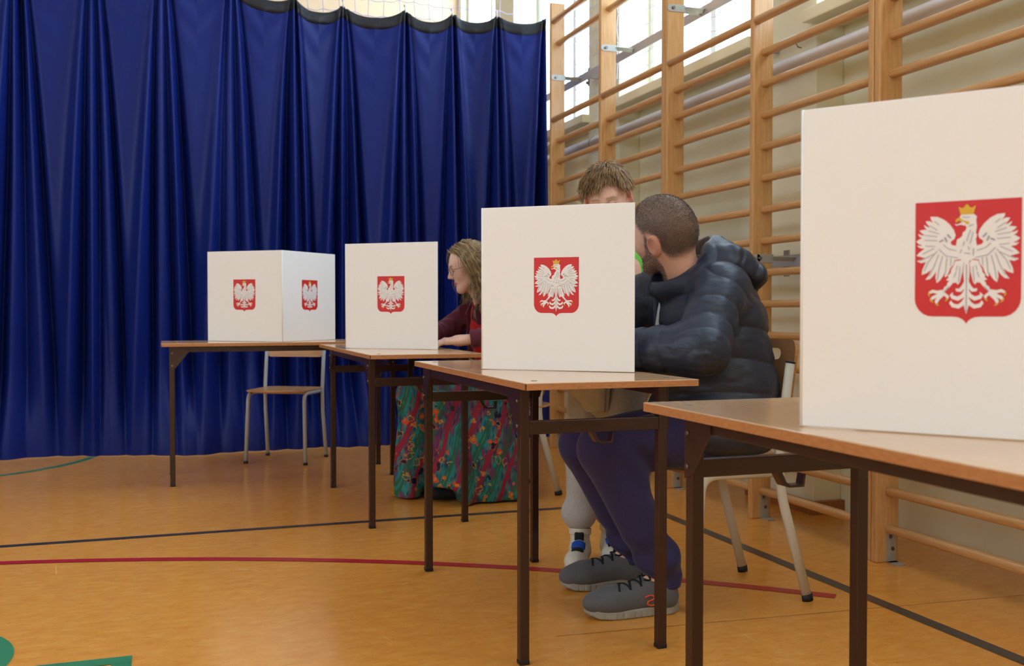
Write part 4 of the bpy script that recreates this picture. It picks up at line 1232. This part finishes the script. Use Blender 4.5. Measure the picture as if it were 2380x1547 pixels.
def build_boy():
    base = (1.53, 3.40, 0.0); HS = .95
    t = person('boy with tousled brown hair standing behind the polling screen looking down', base)
    HC = V3(1.537, 3.385, 1.335); HR = frame((-.493, -.765, -.415), (-.354, -.26, .898))
    def hl(P): return (P - HC) @ HR / HS
    hd = lambda P: near(P, HC, .20, lambda Q: head_sdf(hl(Q)) * HS)
    cr = lambda P: np.minimum(ell(hl(P), (0, -.012, .038), (.077, .100, .090)), ell(hl(P), (0, .028, -.03), (.059, .061, .083))) * HS
    ls, le, lw = (1.745, 3.385, 1.115), (1.74, 3.335, .925), (1.565, 3.285, .985)
    rs, re, rw = (1.475, 3.485, 1.12), (1.415, 3.51, .92), (1.365, 3.40, .805)
    legs = (((1.60, 3.36, .70), (1.57, 3.37, .42), (1.587, 3.465, .10)), ((1.50, 3.47, .70), (1.465, 3.435, .40), (1.446, 3.432, .10)))
    def body(P):
        d = hd(P)
        d = smin(d, cap(P, (1.575, 3.405, 1.29), (1.615, 3.435, 1.17), .043, .050), .03)
        d = smin(d, smin(ell(P, (1.61, 3.435, 1.03), (.10, .125, .15)), ell(P, (1.555, 3.42, .76), (.10, .115, .14)), .08), .05)
        for a, b, c in ((ls, le, lw), (rs, re, rw)):
            d = smin(d, cap(P, a, b, .035, .031), .04); d = smin(d, cap(P, b, c, .031, .023), .02)
        d = smin(d, hand_sdf(P, lw, (-.9, .05, -.30), (0, 0, 1), 1, .5, .82), .012)
        d = smin(d, hand_sdf(P, rw, (-.85, -.4, -.15), (0, 0, 1), -1, .4, .82), .012)
        for h_, k_, a_ in legs:
            d = smin(d, cap(P, h_, k_, .058, .043), .04); d = smin(d, cap(P, k_, a_, .043, .026), .03)
            d = smin(d, cap(P, a_, (a_[0] - .03, a_[1] - .07, .035), .024, .020), .02)
        return d
    def mask(P):
        p = hl(P); x, y, z = np.abs(p[:, 0]), p[:, 1], p[:, 2]
        zh = np.interp(y, [-.12, -.06, -.04, -.02, 0, .03, .06, .12], [-.07, -.07, -.03, .02, .02, .05, .075, .085])
        hair = sstep(0, .02, z - zh)
        ear = sstep(.074, .082, x) * (np.abs(z) < .04) * (np.abs(y + .012) < .03)
        lips = sstep(.013, .008, np.hypot(x * .5, z + .061)) * (y > .07)
        brow = sstep(.006, .002, np.abs(z - .031 - .10 * (x - .02) * (x < .04))) * (x > .012) * (x < .046) * (y > .05)
        lash = sstep(.0035, .001, np.abs(z - .0035)) * (np.abs(x - .031) < .014) * (y > .07)
        return np.stack([hair, np.maximum(lips * .7, ear * .55), np.clip(brow * .45 + lash, 0, 1)], 1)
    b, P, N = sdf_obj('body', body, (1.18, 3.13, 0.0), (1.82, 3.72, 1.52), .0042, MATS['skin_boy'], t, base, mask)
    # hair in overlapping locks: forward fringe in front, swept sides
    rng = np.random.default_rng(3); mk = mask(P); nearh = np.linalg.norm(P - HC, axis=1) < .18
    pl = hl(P); pr = (mk[:, 0] > .6) * nearh * ~((np.abs(pl[:, 0]) > .066) * (pl[:, 2] < .036) * (pl[:, 1] > -.045)); ii = rng.choice(np.where(pr)[0], 4200)
    roots = P[ii].astype(float); nn = N[ii].astype(float); p = hl(P[ii])
    crown = np.array([.012, -.055, .118])
    fl_ = p - crown; fl_[:, 1] += .055 * (p[:, 1] > -.03); fl_[:, 0] *= 1.0; fl_[:, 0] += .055 * (p[:, 1] > 0) * (p[:, 2] > .05)
    cl = np.floor(p[:, 0] * 95 + 50 + 7 * np.sin(p[:, 1] * 50)); fl_ += (np.stack([np.sin(cl * 12.9), np.cos(cl * 7.1), np.sin(cl * 3.7)], 1) * .020)
    dirs = fl_ @ HR.T.astype(float); dirs -= nn * (dirs * nn).sum(1, keepdims=True); dirs /= np.linalg.norm(dirs, axis=1, keepdims=True)
    dirs = dirs + nn * .35; dirs /= np.linalg.norm(dirs, axis=1, keepdims=True)
    lift = .002 + .010 * rng.random(len(ii)) ** 1.3 + .003 * np.sin(cl * 5.3)
    lift = np.where(p[:, 2] < .05, lift * .3, lift)
    path = hair_flow(roots, nn, lambda Q: cr(Q), dirs, 8, .0078, lift, np.array([0, 0, -.10]), rng, .05)
    lens = np.where(p[:, 2] < .055, np.where(p[:, 1] < .03, .27, .6), 1.0) * rng.uniform(.7, 1.05, len(ii)) * np.where(p[:, 1] > .02, np.where(p[:, 0] < -.012, .55, 1.1), .95)
    # shorten by resampling
    k = path.shape[0]; tq = np.linspace(0, 1, k)[:, None] * np.clip(lens, .25, 1)[None] * (k - 1)
    i0 = np.clip(np.floor(tq).astype(int), 0, k - 2); fr = (tq - i0)[..., None]; ar = np.arange(len(ii))[None]
    path = path[i0, ar] * (1 - fr) + path[i0 + 1, ar] * fr
    strands_mesh('hair', path, np.linspace(1, .35, k) ** .8 * .00155, MATS['hair_boy'], t, base)
    # shirt
    def shirt(P):
        d = smin(ell(P, (1.61, 3.435, 1.03), (.140, .118, .165)), ell(P, (1.57, 3.42, .80), (.135, .120, .16)), .08)
        d = smin(d, cap(P, (1.73, 3.39, 1.11), (1.49, 3.48, 1.11), .058), .05)
        d = smax(d, -cap(P, (1.60, 3.43, 1.16), (1.57, 3.41, 1.32), .052, .07), .01)
        return smax(d, .68 - P[:, 2], .02) + .010 * vnoise(P, 18.)
    sdf_obj('shirt', shirt, (1.40, 3.22, .62), (1.8, 3.62, 1.22), .006, MATS['boy_shirt'], t, base)
    # open jacket
    ff = np.array([-.35, -.94]); rr = np.array([-.94, .35])
    def jacket(P):
        d = smin(ell(P, (1.61, 3.437, 1.02), (.172, .148, .175)), ell(P, (1.565, 3.425, .74), (.172, .155, .24)), .08)
        wr = .020 * vnoise(P, 12.) + .008 * vnoise(P, 30.)
        d = d + wr
        for a, b_, c in ((ls, le, lw), (rs, re, rw)):
            w_ = V3(*b_) + (V3(*c) - V3(*b_)) * .93
            e = smin(cap(P, a, b_, .062, .053), cap(P, b_, w_, .053, .042), .03) + wr
            e = smax(e, (capt(P, b_, c) - .93) * .2, .01); d = smin(d, e, .03)
        fx = (P[:, 0] - 1.585) * ff[0] + (P[:, 1] - 3.43) * ff[1]; sx = (P[:, 0] - 1.585) * rr[0] + (P[:, 1] - 3.43) * rr[1]
        gap = np.abs(sx + .01) - np.interp(P[:, 2], [.45, .7, .92, 1.05, 1.2], [.04, .035, .06, .115, .13]).astype(f32)
        d = smax(d, -smax(gap, .02 - fx, .01), .01)
        d = smax(d, -cap(P, (1.60, 3.43, 1.15), (1.57, 3.41, 1.36), .075, .11), .015)
        return smax(d, .50 - P[:, 2], .012)
    for zc, hz, off, nm in ((.615, .055, .007, 'pocket'), (.655, .018, .012, 'pocket_flap')):
        def pocket(P, zc=zc, hz=hz, off=off):
            sx = (P[:, 0] - 1.585) * rr[0] + (P[:, 1] - 3.43) * rr[1]; fx = (P[:, 0] - 1.585) * ff[0] + (P[:, 1] - 3.43) * ff[1]
            bx = np.maximum(np.abs(sx - .085) - .042, np.abs(P[:, 2] - zc) - hz)
            return smax(np.maximum(jacket(P) - off, -(jacket(P) + .004)), np.maximum(bx, .04 - fx), .003)
        sdf_obj(nm, pocket, (1.36, 3.2, .53), (1.62, 3.42, .70), .004, MATS['boy_jacket'], t, base)
    sdf_obj('jacket', jacket, (1.22, 3.12, .46), (1.86, 3.72, 1.24), .006, MATS['boy_jacket'], t, base)
    def collar(P):
        R = frame((-.5, -.3, .8), (0, 0, 1)); p = (P - V3(1.605, 3.435, 1.175)) @ R
        q = np.sqrt((np.hypot(p[:, 0], p[:, 2]) - .082) ** 2 + (p[:, 1]) ** 2) - .024
        return smax(q + .012 * vnoise(P, 22.), ((P[:, 0] - 1.60) * ff[0] + (P[:, 1] - 3.43) * ff[1]) - .005, .015)
    sdf_obj('hood', collar, (1.46, 3.29, 1.06), (1.76, 3.58, 1.3), .005, MATS['boy_jacket'], t, base)
    # pocket flap on the jacket skirt
    def trousers(P):
        L = None
        for h_, k_, a_ in legs:
            d = cap(P, h_, k_, .085, .066); d = smin(d, cap(P, k_, (a_[0], a_[1], .16), .066, .054), .03)
            d = smin(d, cap(P, (a_[0], a_[1], .20), (a_[0], a_[1], .175), .058), .02)
            d = d + .012 * vnoise(P, 11.) + .004 * np.sin(60 * P[:, 2]) * sstep(.35, .16, P[:, 2])
            d = smax(d, .130 - P[:, 2], .008)
            L = d if L is None else smin(L, d, .02)
        L = smin(L, ell(P, (1.555, 3.42, .76), (.125, .14, .12)), .05)
        return smax(L, P[:, 2] - .80, .01)
    sdf_obj('sweatpants', trousers, (1.36, 3.22, .1), (1.74, 3.62, .85), .006, MATS['boy_sweatpants'], t, base)
    for (hx, hy, tx, ty) in ((1.466, 3.468, 1.372, 3.282), (1.60, 3.50, 1.53, 3.31)):
        o, surf, R, O, s = make_shoe(t, base, (hx, hy, 0), (tx, ty, 0), MATS['shoe_white'], MATS['shoe_white'], MATS['lace_blue'], 'high', .246, 1)
        # black tongue / toe box and ankle, white strap across
        gg = G(); rows = []
        for y in np.linspace(.175, .225, 6): rows.append([surf(x, y) + np.array([0, 0, .0006]) for x in np.linspace(-.022 - .004 * math.sin((y - .175) / .05 * 3.1), .024, 7)])
        vs = [tuple(np.array(p_) - np.array(base)) for r_ in rows for p_ in r_]
        gg.add(vs, [(i * 7 + j, i * 7 + j + 1, (i + 1) * 7 + j + 1, (i + 1) * 7 + j) for i in range(5) for j in range(6)], True); gg.obj('toe_patch', MATS['shoe_black'], o)
        def band(P, z0, z1, r, yoff=.045):
            p = (P - O.astype(f32)) @ R / s
            q = np.hypot(p[:, 0] / .92, (p[:, 1] - yoff) / 1.12) - r
            return np.maximum(np.abs(q) - .004, np.abs(p[:, 2] - (z0 + z1) / 2 - .15 * (p[:, 1] - yoff)) - (z1 - z0) / 2) * s
        lo = np.array([min(hx, tx) - .08, min(hy, ty) - .05, .05]); hi = np.array([max(hx, tx) + .08, max(hy, ty) + .08, .2])
        sdf_obj('ankle_strap', lambda P: band(P, .120, .146, .048), lo, hi, .003, MATS['shoe_white'], o, base)
        sdf_obj('ankle_collar', lambda P: band(P, .146, .196, .041), lo, hi, .003, MATS['shoe_black'], o, base)
        sdf_obj('tongue', lambda P: np.maximum(rbox((P - O.astype(f32)) @ R / s, (0, .098, .105), (.020, .010, .035), .008), -1) * s, lo, hi, .003, MATS['shoe_black'], o, base)
build_boy()
# ------------------------------------------------------------------ the woman writing at the second table
tone_mat('skin_woman', (238, 190, 168), [('Red', (128, 104, 74)), ('Green', (206, 112, 104)), ('Blue', (104, 82, 62))], bump=.08)
hair_mat('hair_woman', (184, 152, 108), (124, 98, 68))
fabric('red_shirt', (196, 28, 40), .8, .10, 120, .2)
fabric('maroon_denim', (98, 42, 58), .85, .16, 160, .3)
fabric('khaki_knit', (164, 150, 112), .9, .15, 140, .4)
mat('glasses_metal', (150, 120, 96), .3, .5, metal=.8)
def skirt_material():
    m = bpy.data.materials.new('patterned_skirt'); m.use_nodes = True; nt = m.node_tree; N = nt.nodes; L = nt.links; b = N['Principled BSDF']
    tc = N.new('ShaderNodeTexCoord')
    nz = N.new('ShaderNodeTexNoise'); nz.inputs['Scale'].default_value = 11; nz.inputs['Detail'].default_value = 5; L.new(tc.outputs['Object'], nz.inputs['Vector'])
    cr = N.new('ShaderNodeValToRGB'); e = cr.color_ramp.elements
    cols = [(0.30, (36, 52, 84)), (.40, (30, 104, 112)), (.47, (44, 132, 128)), (.53, (40, 92, 110)), (.58, (120, 44, 84)), (.64, (70, 52, 96)), (.70, (36, 110, 104))]
    e[0].position, e[0].color = cols[0][0], (*s2l(cols[0][1]), 1); e[1].position, e[1].color = cols[-1][0], (*s2l(cols[-1][1]), 1)
    for p_, c_ in cols[1:-1]: k = e.new(p_); k.color = (*s2l(c_), 1)
    mp0 = N.new('ShaderNodeMapping'); mp0.inputs['Rotation'].default_value = (0, .5, 0); mp0.inputs['Scale'].default_value = (1.6, 1, .6); L.new(tc.outputs['Object'], mp0.inputs['Vector']); L.new(mp0.outputs['Vector'], nz.inputs['Vector'])
    L.new(nz.outputs['Fac'], cr.inputs['Fac']); cur = cr.outputs['Color']
    def over(fac, col, cur):
        mx = N.new('ShaderNodeMix'); mx.data_type = 'RGBA'; mx.inputs['B'].default_value = (*s2l(col), 1); L.new(fac, mx.inputs['Factor']); L.new(cur, mx.inputs['A']); return mx.outputs['Result']
    def step(sock, lo, hi):
        r = N.new('ShaderNodeMapRange'); r.inputs['From Min'].default_value = lo; r.inputs['From Max'].default_value = hi; L.new(sock, r.inputs['Value']); return r.outputs['Result']
    def mul(a, c):
        q = N.new('ShaderNodeMath'); q.operation = 'MULTIPLY'; L.new(a, q.inputs[0]); L.new(c, q.inputs[1]); return q.outputs[0]
    # slanted ribbons of red with ornaments
    mp = N.new('ShaderNodeMapping'); mp.inputs['Rotation'].default_value = (0, -.32, 0); L.new(tc.outputs['Object'], mp.inputs['Vector'])
    wv = N.new('ShaderNodeTexWave'); wv.inputs['Scale'].default_value = 2.6; wv.inputs['Distortion'].default_value = 3.2; wv.inputs['Detail'].default_value = 1; wv.inputs['Detail Scale'].default_value = 1.0; L.new(mp.outputs['Vector'], wv.inputs['Vector'])
    rib = step(wv.outputs['Fac'], .90, .93)
    cur = over(rib, (140, 36, 56), cur)
    rib2 = mul(step(wv.outputs['Fac'], .60, .62), step(wv.outputs['Fac'], .72, .70)); cur = over(rib2, (160, 72, 44), cur)
    wz = N.new('ShaderNodeTexWave'); wz.inputs['Scale'].default_value = 16; wz.inputs['Distortion'].default_value = 3; L.new(tc.outputs['Object'], wz.inputs['Vector'])
    cur = over(mul(rib2, step(wz.outputs['Fac'], .6, .65)), (40, 30, 44), cur)
    rib3 = mul(step(wv.outputs['Fac'], .10, .08), step(wv.outputs['Fac'], .0, .01)); cur = over(rib3, (46, 96, 62), cur)
    # flowers and paisley drops
    vo = N.new('ShaderNodeTexVoronoi'); vo.inputs['Scale'].default_value = 23; vo.inputs['Randomness'].default_value = .9; dn = N.new('ShaderNodeTexNoise'); dn.inputs['Scale'].default_value = 26; L.new(tc.outputs['Object'], dn.inputs['Vector']); dv = N.new('ShaderNodeMix'); dv.data_type = 'VECTOR'; dv.inputs['Factor'].default_value = .07; L.new(tc.outputs['Object'], dv.inputs['A']); L.new(dn.outputs['Color'], dv.inputs['B']); L.new(dv.outputs['Result'], vo.inputs['Vector'])
    sp = N.new('ShaderNodeSeparateColor'); L.new(vo.outputs['Color'], sp.inputs['Color'])
    fl1 = mul(step(vo.outputs['Distance'], .40, .36), step(sp.outputs['Red'], .74, .76)); cur = over(fl1, (198, 78, 42), cur)
    fl1b = mul(step(vo.outputs['Distance'], .20, .16), step(sp.outputs['Red'], .74, .76)); cur = over(fl1b, (206, 150, 56), cur)
    fl1c = mul(step(vo.outputs['Distance'], .09, .07), step(sp.outputs['Red'], .74, .76)); cur = over(fl1c, (30, 44, 70), cur)
    fl2 = mul(step(vo.outputs['Distance'], .42, .40), mul(step(vo.outputs['Distance'], .28, .30), step(sp.outputs['Green'], .72, .74))); cur = over(fl2, (170, 130, 66), cur)
    fl3 = mul(step(vo.outputs['Distance'], .34, .32), step(sp.outputs['Blue'], .82, .84)); cur = over(fl3, (22, 30, 46), cur)
    L.new(cur, b.inputs['Base Color']); b.inputs['Roughness'].default_value = .75; b.inputs['Specular IOR Level'].default_value = .25
    MATS['patterned_skirt'] = m
skirt_material()

def build_woman():
    base = (1.58, 4.84, 0.0); HS = .95
    t = person('woman with glasses and wavy light brown hair writing at the second table', base)
    HC = V3(1.428, 4.82, 1.142); HR = frame((-.93, .10, -.30))
    def hl(P): return (P - HC) @ HR / HS
    hd = lambda P: near(P, HC, .20, lambda Q: head_sdf(hl(Q)) * HS)
    cr = lambda P: np.minimum(ell(hl(P), (0, -.012, .038), (.077, .100, .090)), ell(hl(P), (0, .028, -.03), (.059, .061, .083))) * HS
    ls, le, lw = (1.535, 4.665, .935), (1.555, 4.60, .810), (1.345, 4.655, .786)
    rs, re, rw = (1.50, 5.00, .935), (1.385, 5.06, .815), (1.22, 4.95, .786)
    def torso(P, a):
        return smin(ell(P, (1.555, 4.835, .83), (.085 + a, .125 + a, .17 + a)), ell(P, (1.60, 4.84, .60), (.105 + a, .14 + a, .13 + a)), .08)
    def body(P):
        d = hd(P)
        d = smin(d, cap(P, (1.462, 4.825, 1.07), (1.525, 4.83, .95), .042, .050), .03)
        d = smin(d, torso(P, 0), .05)
        for a, b, c in ((ls, le, lw), (rs, re, rw)):
            d = smin(d, cap(P, a, b, .036, .033), .04); d = smin(d, cap(P, b, c, .034, .023), .02)
        d = smin(d, hand_sdf(P, lw, (-1, .15, -.06), (0, -.2, 1), 1, .45, .88), .012)
        d = smin(d, hand_sdf(P, rw, (-1, -.3, -.06), (0, 0, 1), -1, .6, .88), .012)
        for h_, k_, a_ in (((1.58, 4.77, .53), (1.25, 4.70, .50), (1.44, 4.70, .08)), ((1.58, 4.93, .53), (1.19, 4.92, .50), (1.20, 4.90, .08))):
            d = smin(d, cap(P, h_, k_, .07, .05), .04); d = smin(d, cap(P, k_, a_, .05, .035), .03)
        return d
    def mask(P):
        p = hl(P); x, y, z = np.abs(p[:, 0]), p[:, 1], p[:, 2]
        zh = np.interp(y, [-.12, -.06, -.03, 0, .03, .06, .12], [-.10, -.09, -.06, .0, .045, .085, .1])
        hair = sstep(0, .02, z - zh)
        lips = sstep(.013, .008, np.hypot(x * .5, z + .061)) * (y > .07)
        brow = sstep(.005, .002, np.abs(z - .032)) * (x > .012) * (x < .046) * (y > .05)
        lash = sstep(.0035, .001, np.abs(z - .004)) * (np.abs(x - .031) < .014) * (y > .07)
        return np.stack([hair, lips, np.clip(brow * .7 + lash, 0, 1)], 1)
    b, P, N = sdf_obj('body', body, (1.02, 4.52, 0.02), (1.78, 5.14, 1.29), .0045, MATS['skin_woman'], t, base, mask)
    # hair: middle parting, long loose waves
    rng = np.random.default_rng(8); mk = mask(P); nearh = np.linalg.norm(P - HC, axis=1) < .18
    ii = rng.choice(np.where((mk[:, 0] > .5) * nearh * ~((hl(P)[:, 1] > -.01) * (hl(P)[:, 2] < .055)))[0], 4200)
    roots = P[ii].astype(float); nn = N[ii].astype(float); p = hl(P[ii])
    sd = np.sign(p[:, 0] + .006); sd[sd == 0] = 1
    loc = np.stack([sd * .7, np.where(p[:, 1] > -.02, -.70, -.30), np.full(len(ii), -.35)], 1)
    dirs = loc @ HR.T.astype(float); dirs -= nn * (dirs * nn).sum(1, keepdims=True); dirs /= np.linalg.norm(dirs, axis=1, keepdims=True); dirs += nn * .25
    def blk(P): return np.minimum(np.minimum(cr(P), cap(P, (1.462, 4.825, 1.07), (1.54, 4.83, .92), .05, .075)), torso(P, .035))
    cl = np.floor(p[:, 1] * 70 + 40) + 100 * (sd > 0); phs = cl * 2.4
    lat = np.stack([np.cos(cl * 1.7), np.sin(cl * 1.7), 0 * cl], 1)
    lift = .004 + .022 * rng.random(len(ii))
    K = 15
    def wave(k, pp):
        a_ = .010 * min(1, k / 5.)
        return lat * (a_ * np.sin(k * .95 + phs))[:, None] + .3 * a_ * np.sin(k * 1.7 + phs * 2)[:, None] * np.array([0, 0, 1.])
    path = hair_flow(roots, nn, blk, dirs, K, .0205, lift, (np.array([0, 0, -.30]) - HR[:, 1].astype(float) * np.where(p[:, 1] > -.03, .085, .0)[:, None]), rng, .03, wave)
    lens = rng.uniform(.72, 1.0, len(ii)); lens *= np.where(p[:, 2] < 0, .75, 1)
    k = path.shape[0]; tq = np.linspace(0, 1, k)[:, None] * lens[None] * (k - 1)
    i0 = np.clip(np.floor(tq).astype(int), 0, k - 2); fr = (tq - i0)[..., None]; ar = np.arange(len(ii))[None]
    path = path[i0, ar] * (1 - fr) + path[i0 + 1, ar] * fr
    strands_mesh('hair', path, np.linspace(1, .4, k) * .0019, MATS['hair_woman'], t, base)
    # glasses
    gg = G()
    def W(x, y, z): return tuple((HC + HR @ V3(x, y, z) * HS - np.array(base)).tolist())
    for sx in (-1, 1):
        gg.tube([W(sx * .033 + .024 * math.cos(q), .100 - .22 * abs(.024 * math.cos(q) * sx + .033 - .02), .006 + .021 * math.sin(q)) for q in np.linspace(0, 2 * math.pi, 24, endpoint=False)], .0014, 6, closed=True)
        gg.tube([W(sx * .058, .090, .012), W(sx * .076, .05, .012), W(sx * .083, -.01, .012), W(sx * .082, -.03, -.005)], .0014, 6)
    gg.tube([W(-.010, .104, .010), W(0, .107, .013), W(.010, .104, .010)], .0014, 6)
    gg.obj('glasses', MATS['glasses_metal'], t)
    # red shirt
    def shirt(P):
        d = torso(P, .018); d = smin(d, cap(P, (1.53, 4.71, .94), (1.515, 4.96, .94), .050), .04)
        d = smax(d, -cap(P, (1.50, 4.83, .99), (1.46, 4.825, 1.12), .055, .07), .01)
        return smax(d, .56 - P[:, 2], .02) + .010 * vnoise(P, 20.)
    sdf_obj('shirt', shirt, (1.38, 4.62, .5), (1.76, 5.06, 1.05), .006, MATS['red_shirt'], t, base)
    def jacket(P):
        d = torso(P, .042); wr = .020 * vnoise(P, 13.) + .008 * vnoise(P, 31.)
        d = smin(d, cap(P, (1.54, 4.70, .935), (1.52, 4.965, .935), .062), .05) + wr
        for a, b_, c, e_ in ((ls, le, lw, .80), (rs, re, rw, .85)):
            w_ = V3(*b_) + (V3(*c) - V3(*b_)) * e_
            e = smin(cap(P, a, b_, .062, .054), cap(P, b_, w_, .056, .042), .03) + wr + .003 * np.sin(capt(P, b_, c) * 40)
            e = smax(e, (capt(P, b_, c) - e_) * .2, .008); d = smin(d, e, .03)
        gap = np.abs(P[:, 1] - 4.785) - np.interp(P[:, 2], [.55, .75, .95, 1.0], [.11, .11, .105, .11]).astype(f32)
        d = smax(d, -smax(gap, P[:, 0] - 1.55, .01), .01)
        d = smax(d, -cap(P, (1.50, 4.83, .98), (1.46, 4.825, 1.14), .068, .10), .012)
        return smax(d, .60 - P[:, 2], .012)
    sdf_obj('jacket', jacket, (1.14, 4.48, .55), (1.80, 5.18, 1.06), .006, MATS['maroon_denim'], t, base)
    # collar flaps
    for sy in (-1, 1):
        y0 = 4.825 + sy * .085
        M = Matrix.Translation(Vector((1.452 - base[0] + (0 if sy < 0 else -.02), y0 - base[1], .90))) @ Matrix.Rotation(math.radians(90), 4, 'X') @ Matrix.Rotation(math.radians(-14), 4, 'Y')
        o = G().prism([(-.02, .055), (.05, .07), (.055, .0), (.01, -.045), (-.03, -.01)], M, .006).obj('collar_flap', MATS['maroon_denim'], t)
        bv = o.modifiers.new('bev', 'BEVEL'); bv.width = .002
    # long skirt draped over both legs to the floor
    def skirt(P):
        a = cap(P, (1.60, 4.76, .53), (1.265, 4.70, .505), .105, .085)
        c = cap(P, (1.60, 4.93, .53), (1.175, 4.92, .51), .105, .080)
        sh1 = ell(P, (1.415, 4.715, .20), (.215, .115, .36)); sh1 = smin(sh1, cap(P, (1.27, 4.70, .50), (1.33, 4.68, .06), .085, .11), .06)
        sh1 = smin(sh1, cap(P, (1.50, 4.72, .45), (1.57, 4.69, .06), .09, .10), .06)
        sh2 = cap(P, (1.175, 4.92, .51), (1.165, 4.90, .04), .080, .085)
        d = smin(smin(a, sh1, .05), smin(c, sh2, .04), .035)
        d = smin(d, ell(P, (1.63, 4.84, .54), (.16, .19, .11)), .06)
        an = P[:, 0] * 1.0 + .3 * (P[:, 1] - 4.7)
        d = d + .012 * np.sin(an * 42 + 3 * P[:, 2]) * sstep(.5, .05, P[:, 2]) + .014 * vnoise(P, 8.)
        hole = ell(P, (1.255, 4.66, .0), (.085, .30, .085))
        d = smax(d, -hole, .02)
        return smax(d, .008 - P[:, 2], .01)
    sdf_obj('skirt', skirt, (1.02, 4.50, 0.0), (1.86, 5.12, .70), .006, MATS['patterned_skirt'], t, base, floor=.002)
    for (x, y) in ((1.30, 4.74), (1.24, 4.90)):
        def boot(P, x=x, y=y):
            d = smin(cap(P, (x + .10, y, .05), (x - .06, y + .01, .04), .040, .034), cap(P, (x + .08, y, .05), (x + .09, y, .2), .042, .042), .03)
            return smax(d, .004 - P[:, 2], .01)
        sdf_obj('boot', boot, (x - .14, y - .08, 0), (x + .18, y + .09, .22), .006, MATS['shoe_black'], t, base, floor=.001)
    # knitted top bunched on the lap
    def knit(P):
        d = ell(P, (1.46, 4.80, .63), (.085, .12, .06)); d = smin(d, ell(P, (1.50, 4.72, .655), (.07, .05, .05)), .04)
        return d + .02 * vnoise(P, 16.) + .006 * np.sin(90 * P[:, 0] + 40 * P[:, 2])
    sdf_obj('tied_sweater', knit, (1.32, 4.62, .53), (1.62, 4.96, .75), .005, MATS['khaki_knit'], t, base)
build_woman()
